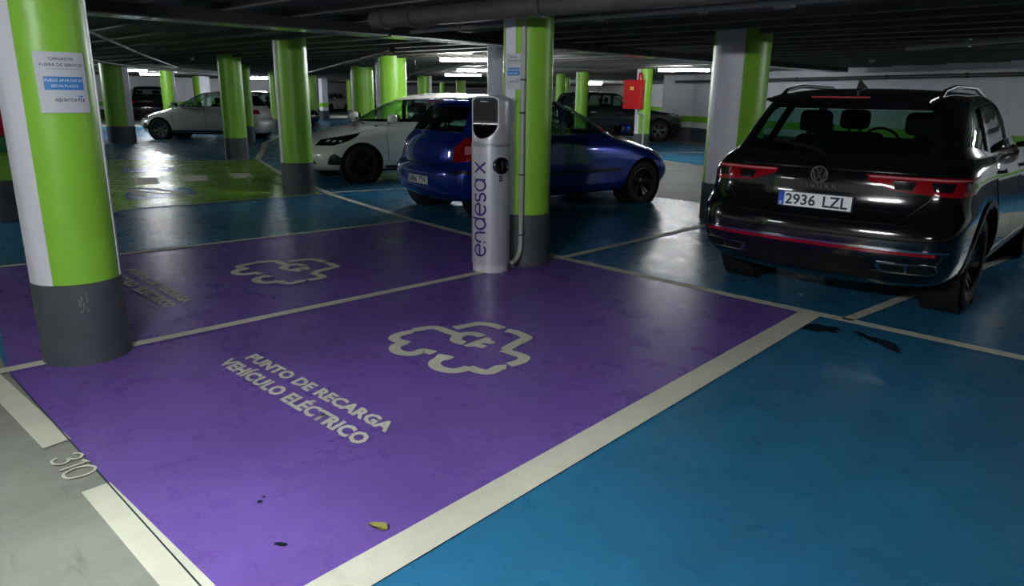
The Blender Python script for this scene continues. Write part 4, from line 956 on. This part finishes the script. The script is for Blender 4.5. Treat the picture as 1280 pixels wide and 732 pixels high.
# --- grey coupe-like sport utility in the far row ---
CP=scaled(SUV,1.03,1.0,.965,wr=.37)
CP['side']=[CP['side'][0],CP['side'][1],[(-1.20,1.18),(-1.10,1.48),(-1.45,1.40),(-1.66,1.25)]]
p=at(822,177)
hd=R(52); u=Vector((math.cos(hd),math.sin(hd),0)); l_=Vector((-u.y,u.x,0))
c=p-u*1.38+l_*.80
t,H,W_,xr=car('sport_utility_car',CP,'car_grey','dark grey sport utility in profile behind the red fire box, silver star wheels',(c.x,c.y),hd,rim='rim_grey',spokes=5,detail=False)
for s in (1,-1):
    H.patch('head_lamp',[(s*R(24),.80),(s*R(62),.86),(s*R(72),.93),(s*R(26),.90)],('cyl',1.5,s*.4),.006,'lamp_clear',t,.06,.02)
    H.patch('door',[(.88,.42),(.90,1.02),(.60,1.12),(-.26,1.13),(-.27,.40)],('side',s),.004,'car_grey',t,.1,.006); H.patch('door',[(-.285,.40),(-.275,1.13),(-1.10,1.13),(-1.22,1.0),(-1.0,.72),(-.90,.42)],('side',s),.004,'car_grey',t,.1,.006)
    for x in (-.02,-.95): H.patch('door_handle',[(x-.10,.955),(x+.10,.945),(x+.10,.97),(x-.10,.98)],('side',s),.03,'chrome',t,.05,.02)
# --- the small ones in the background ---
def bg(spec,paint,label,px,py,hd_,nm='hatchback_car',dx=0,dy=0):
    p=at(px,py); t,H,W_,xr=car(nm,spec,paint,label,(p.x+dx,p.y+dy),hd_,detail=False,rim='rim_dark',style=1)
    for s in (1,-1):
        H.patch('tail_lamp',[(PI-s*R(20),.84),(PI-s*R(60),.86),(PI-s*R(70),.95),(PI-s*R(24),.96)],('cyl',-1.45,s*.42),.006,'lamp_red',t,.08,.02)
        H.patch('head_lamp',[(s*R(24),.66),(s*R(55),.70),(s*R(62),.78),(s*R(26),.74)],('cyl',1.3,s*.35),.006,'lamp_clear',t,.08,.02)
    return t
bg(SUV,'car_black','black car beneath the glaring lamp at the far left',187,149,R(165),'sport_utility_car')
bg(HATCH,'car_black','dark hatchback half hidden behind the tail of the far white car',341,159,R(30))
bg(HATCH,'car_white','tiny white car beside the wall pier with the green stripe',412,139.5,R(-60))
bg(HATCH,'car_black','tiny dark car right of the wall pier with the green stripe',447,137.6,R(-60))
bg(HATCH,'car_silver','silver car whose roof shows above the white hatchback roof',572,172,R(80))
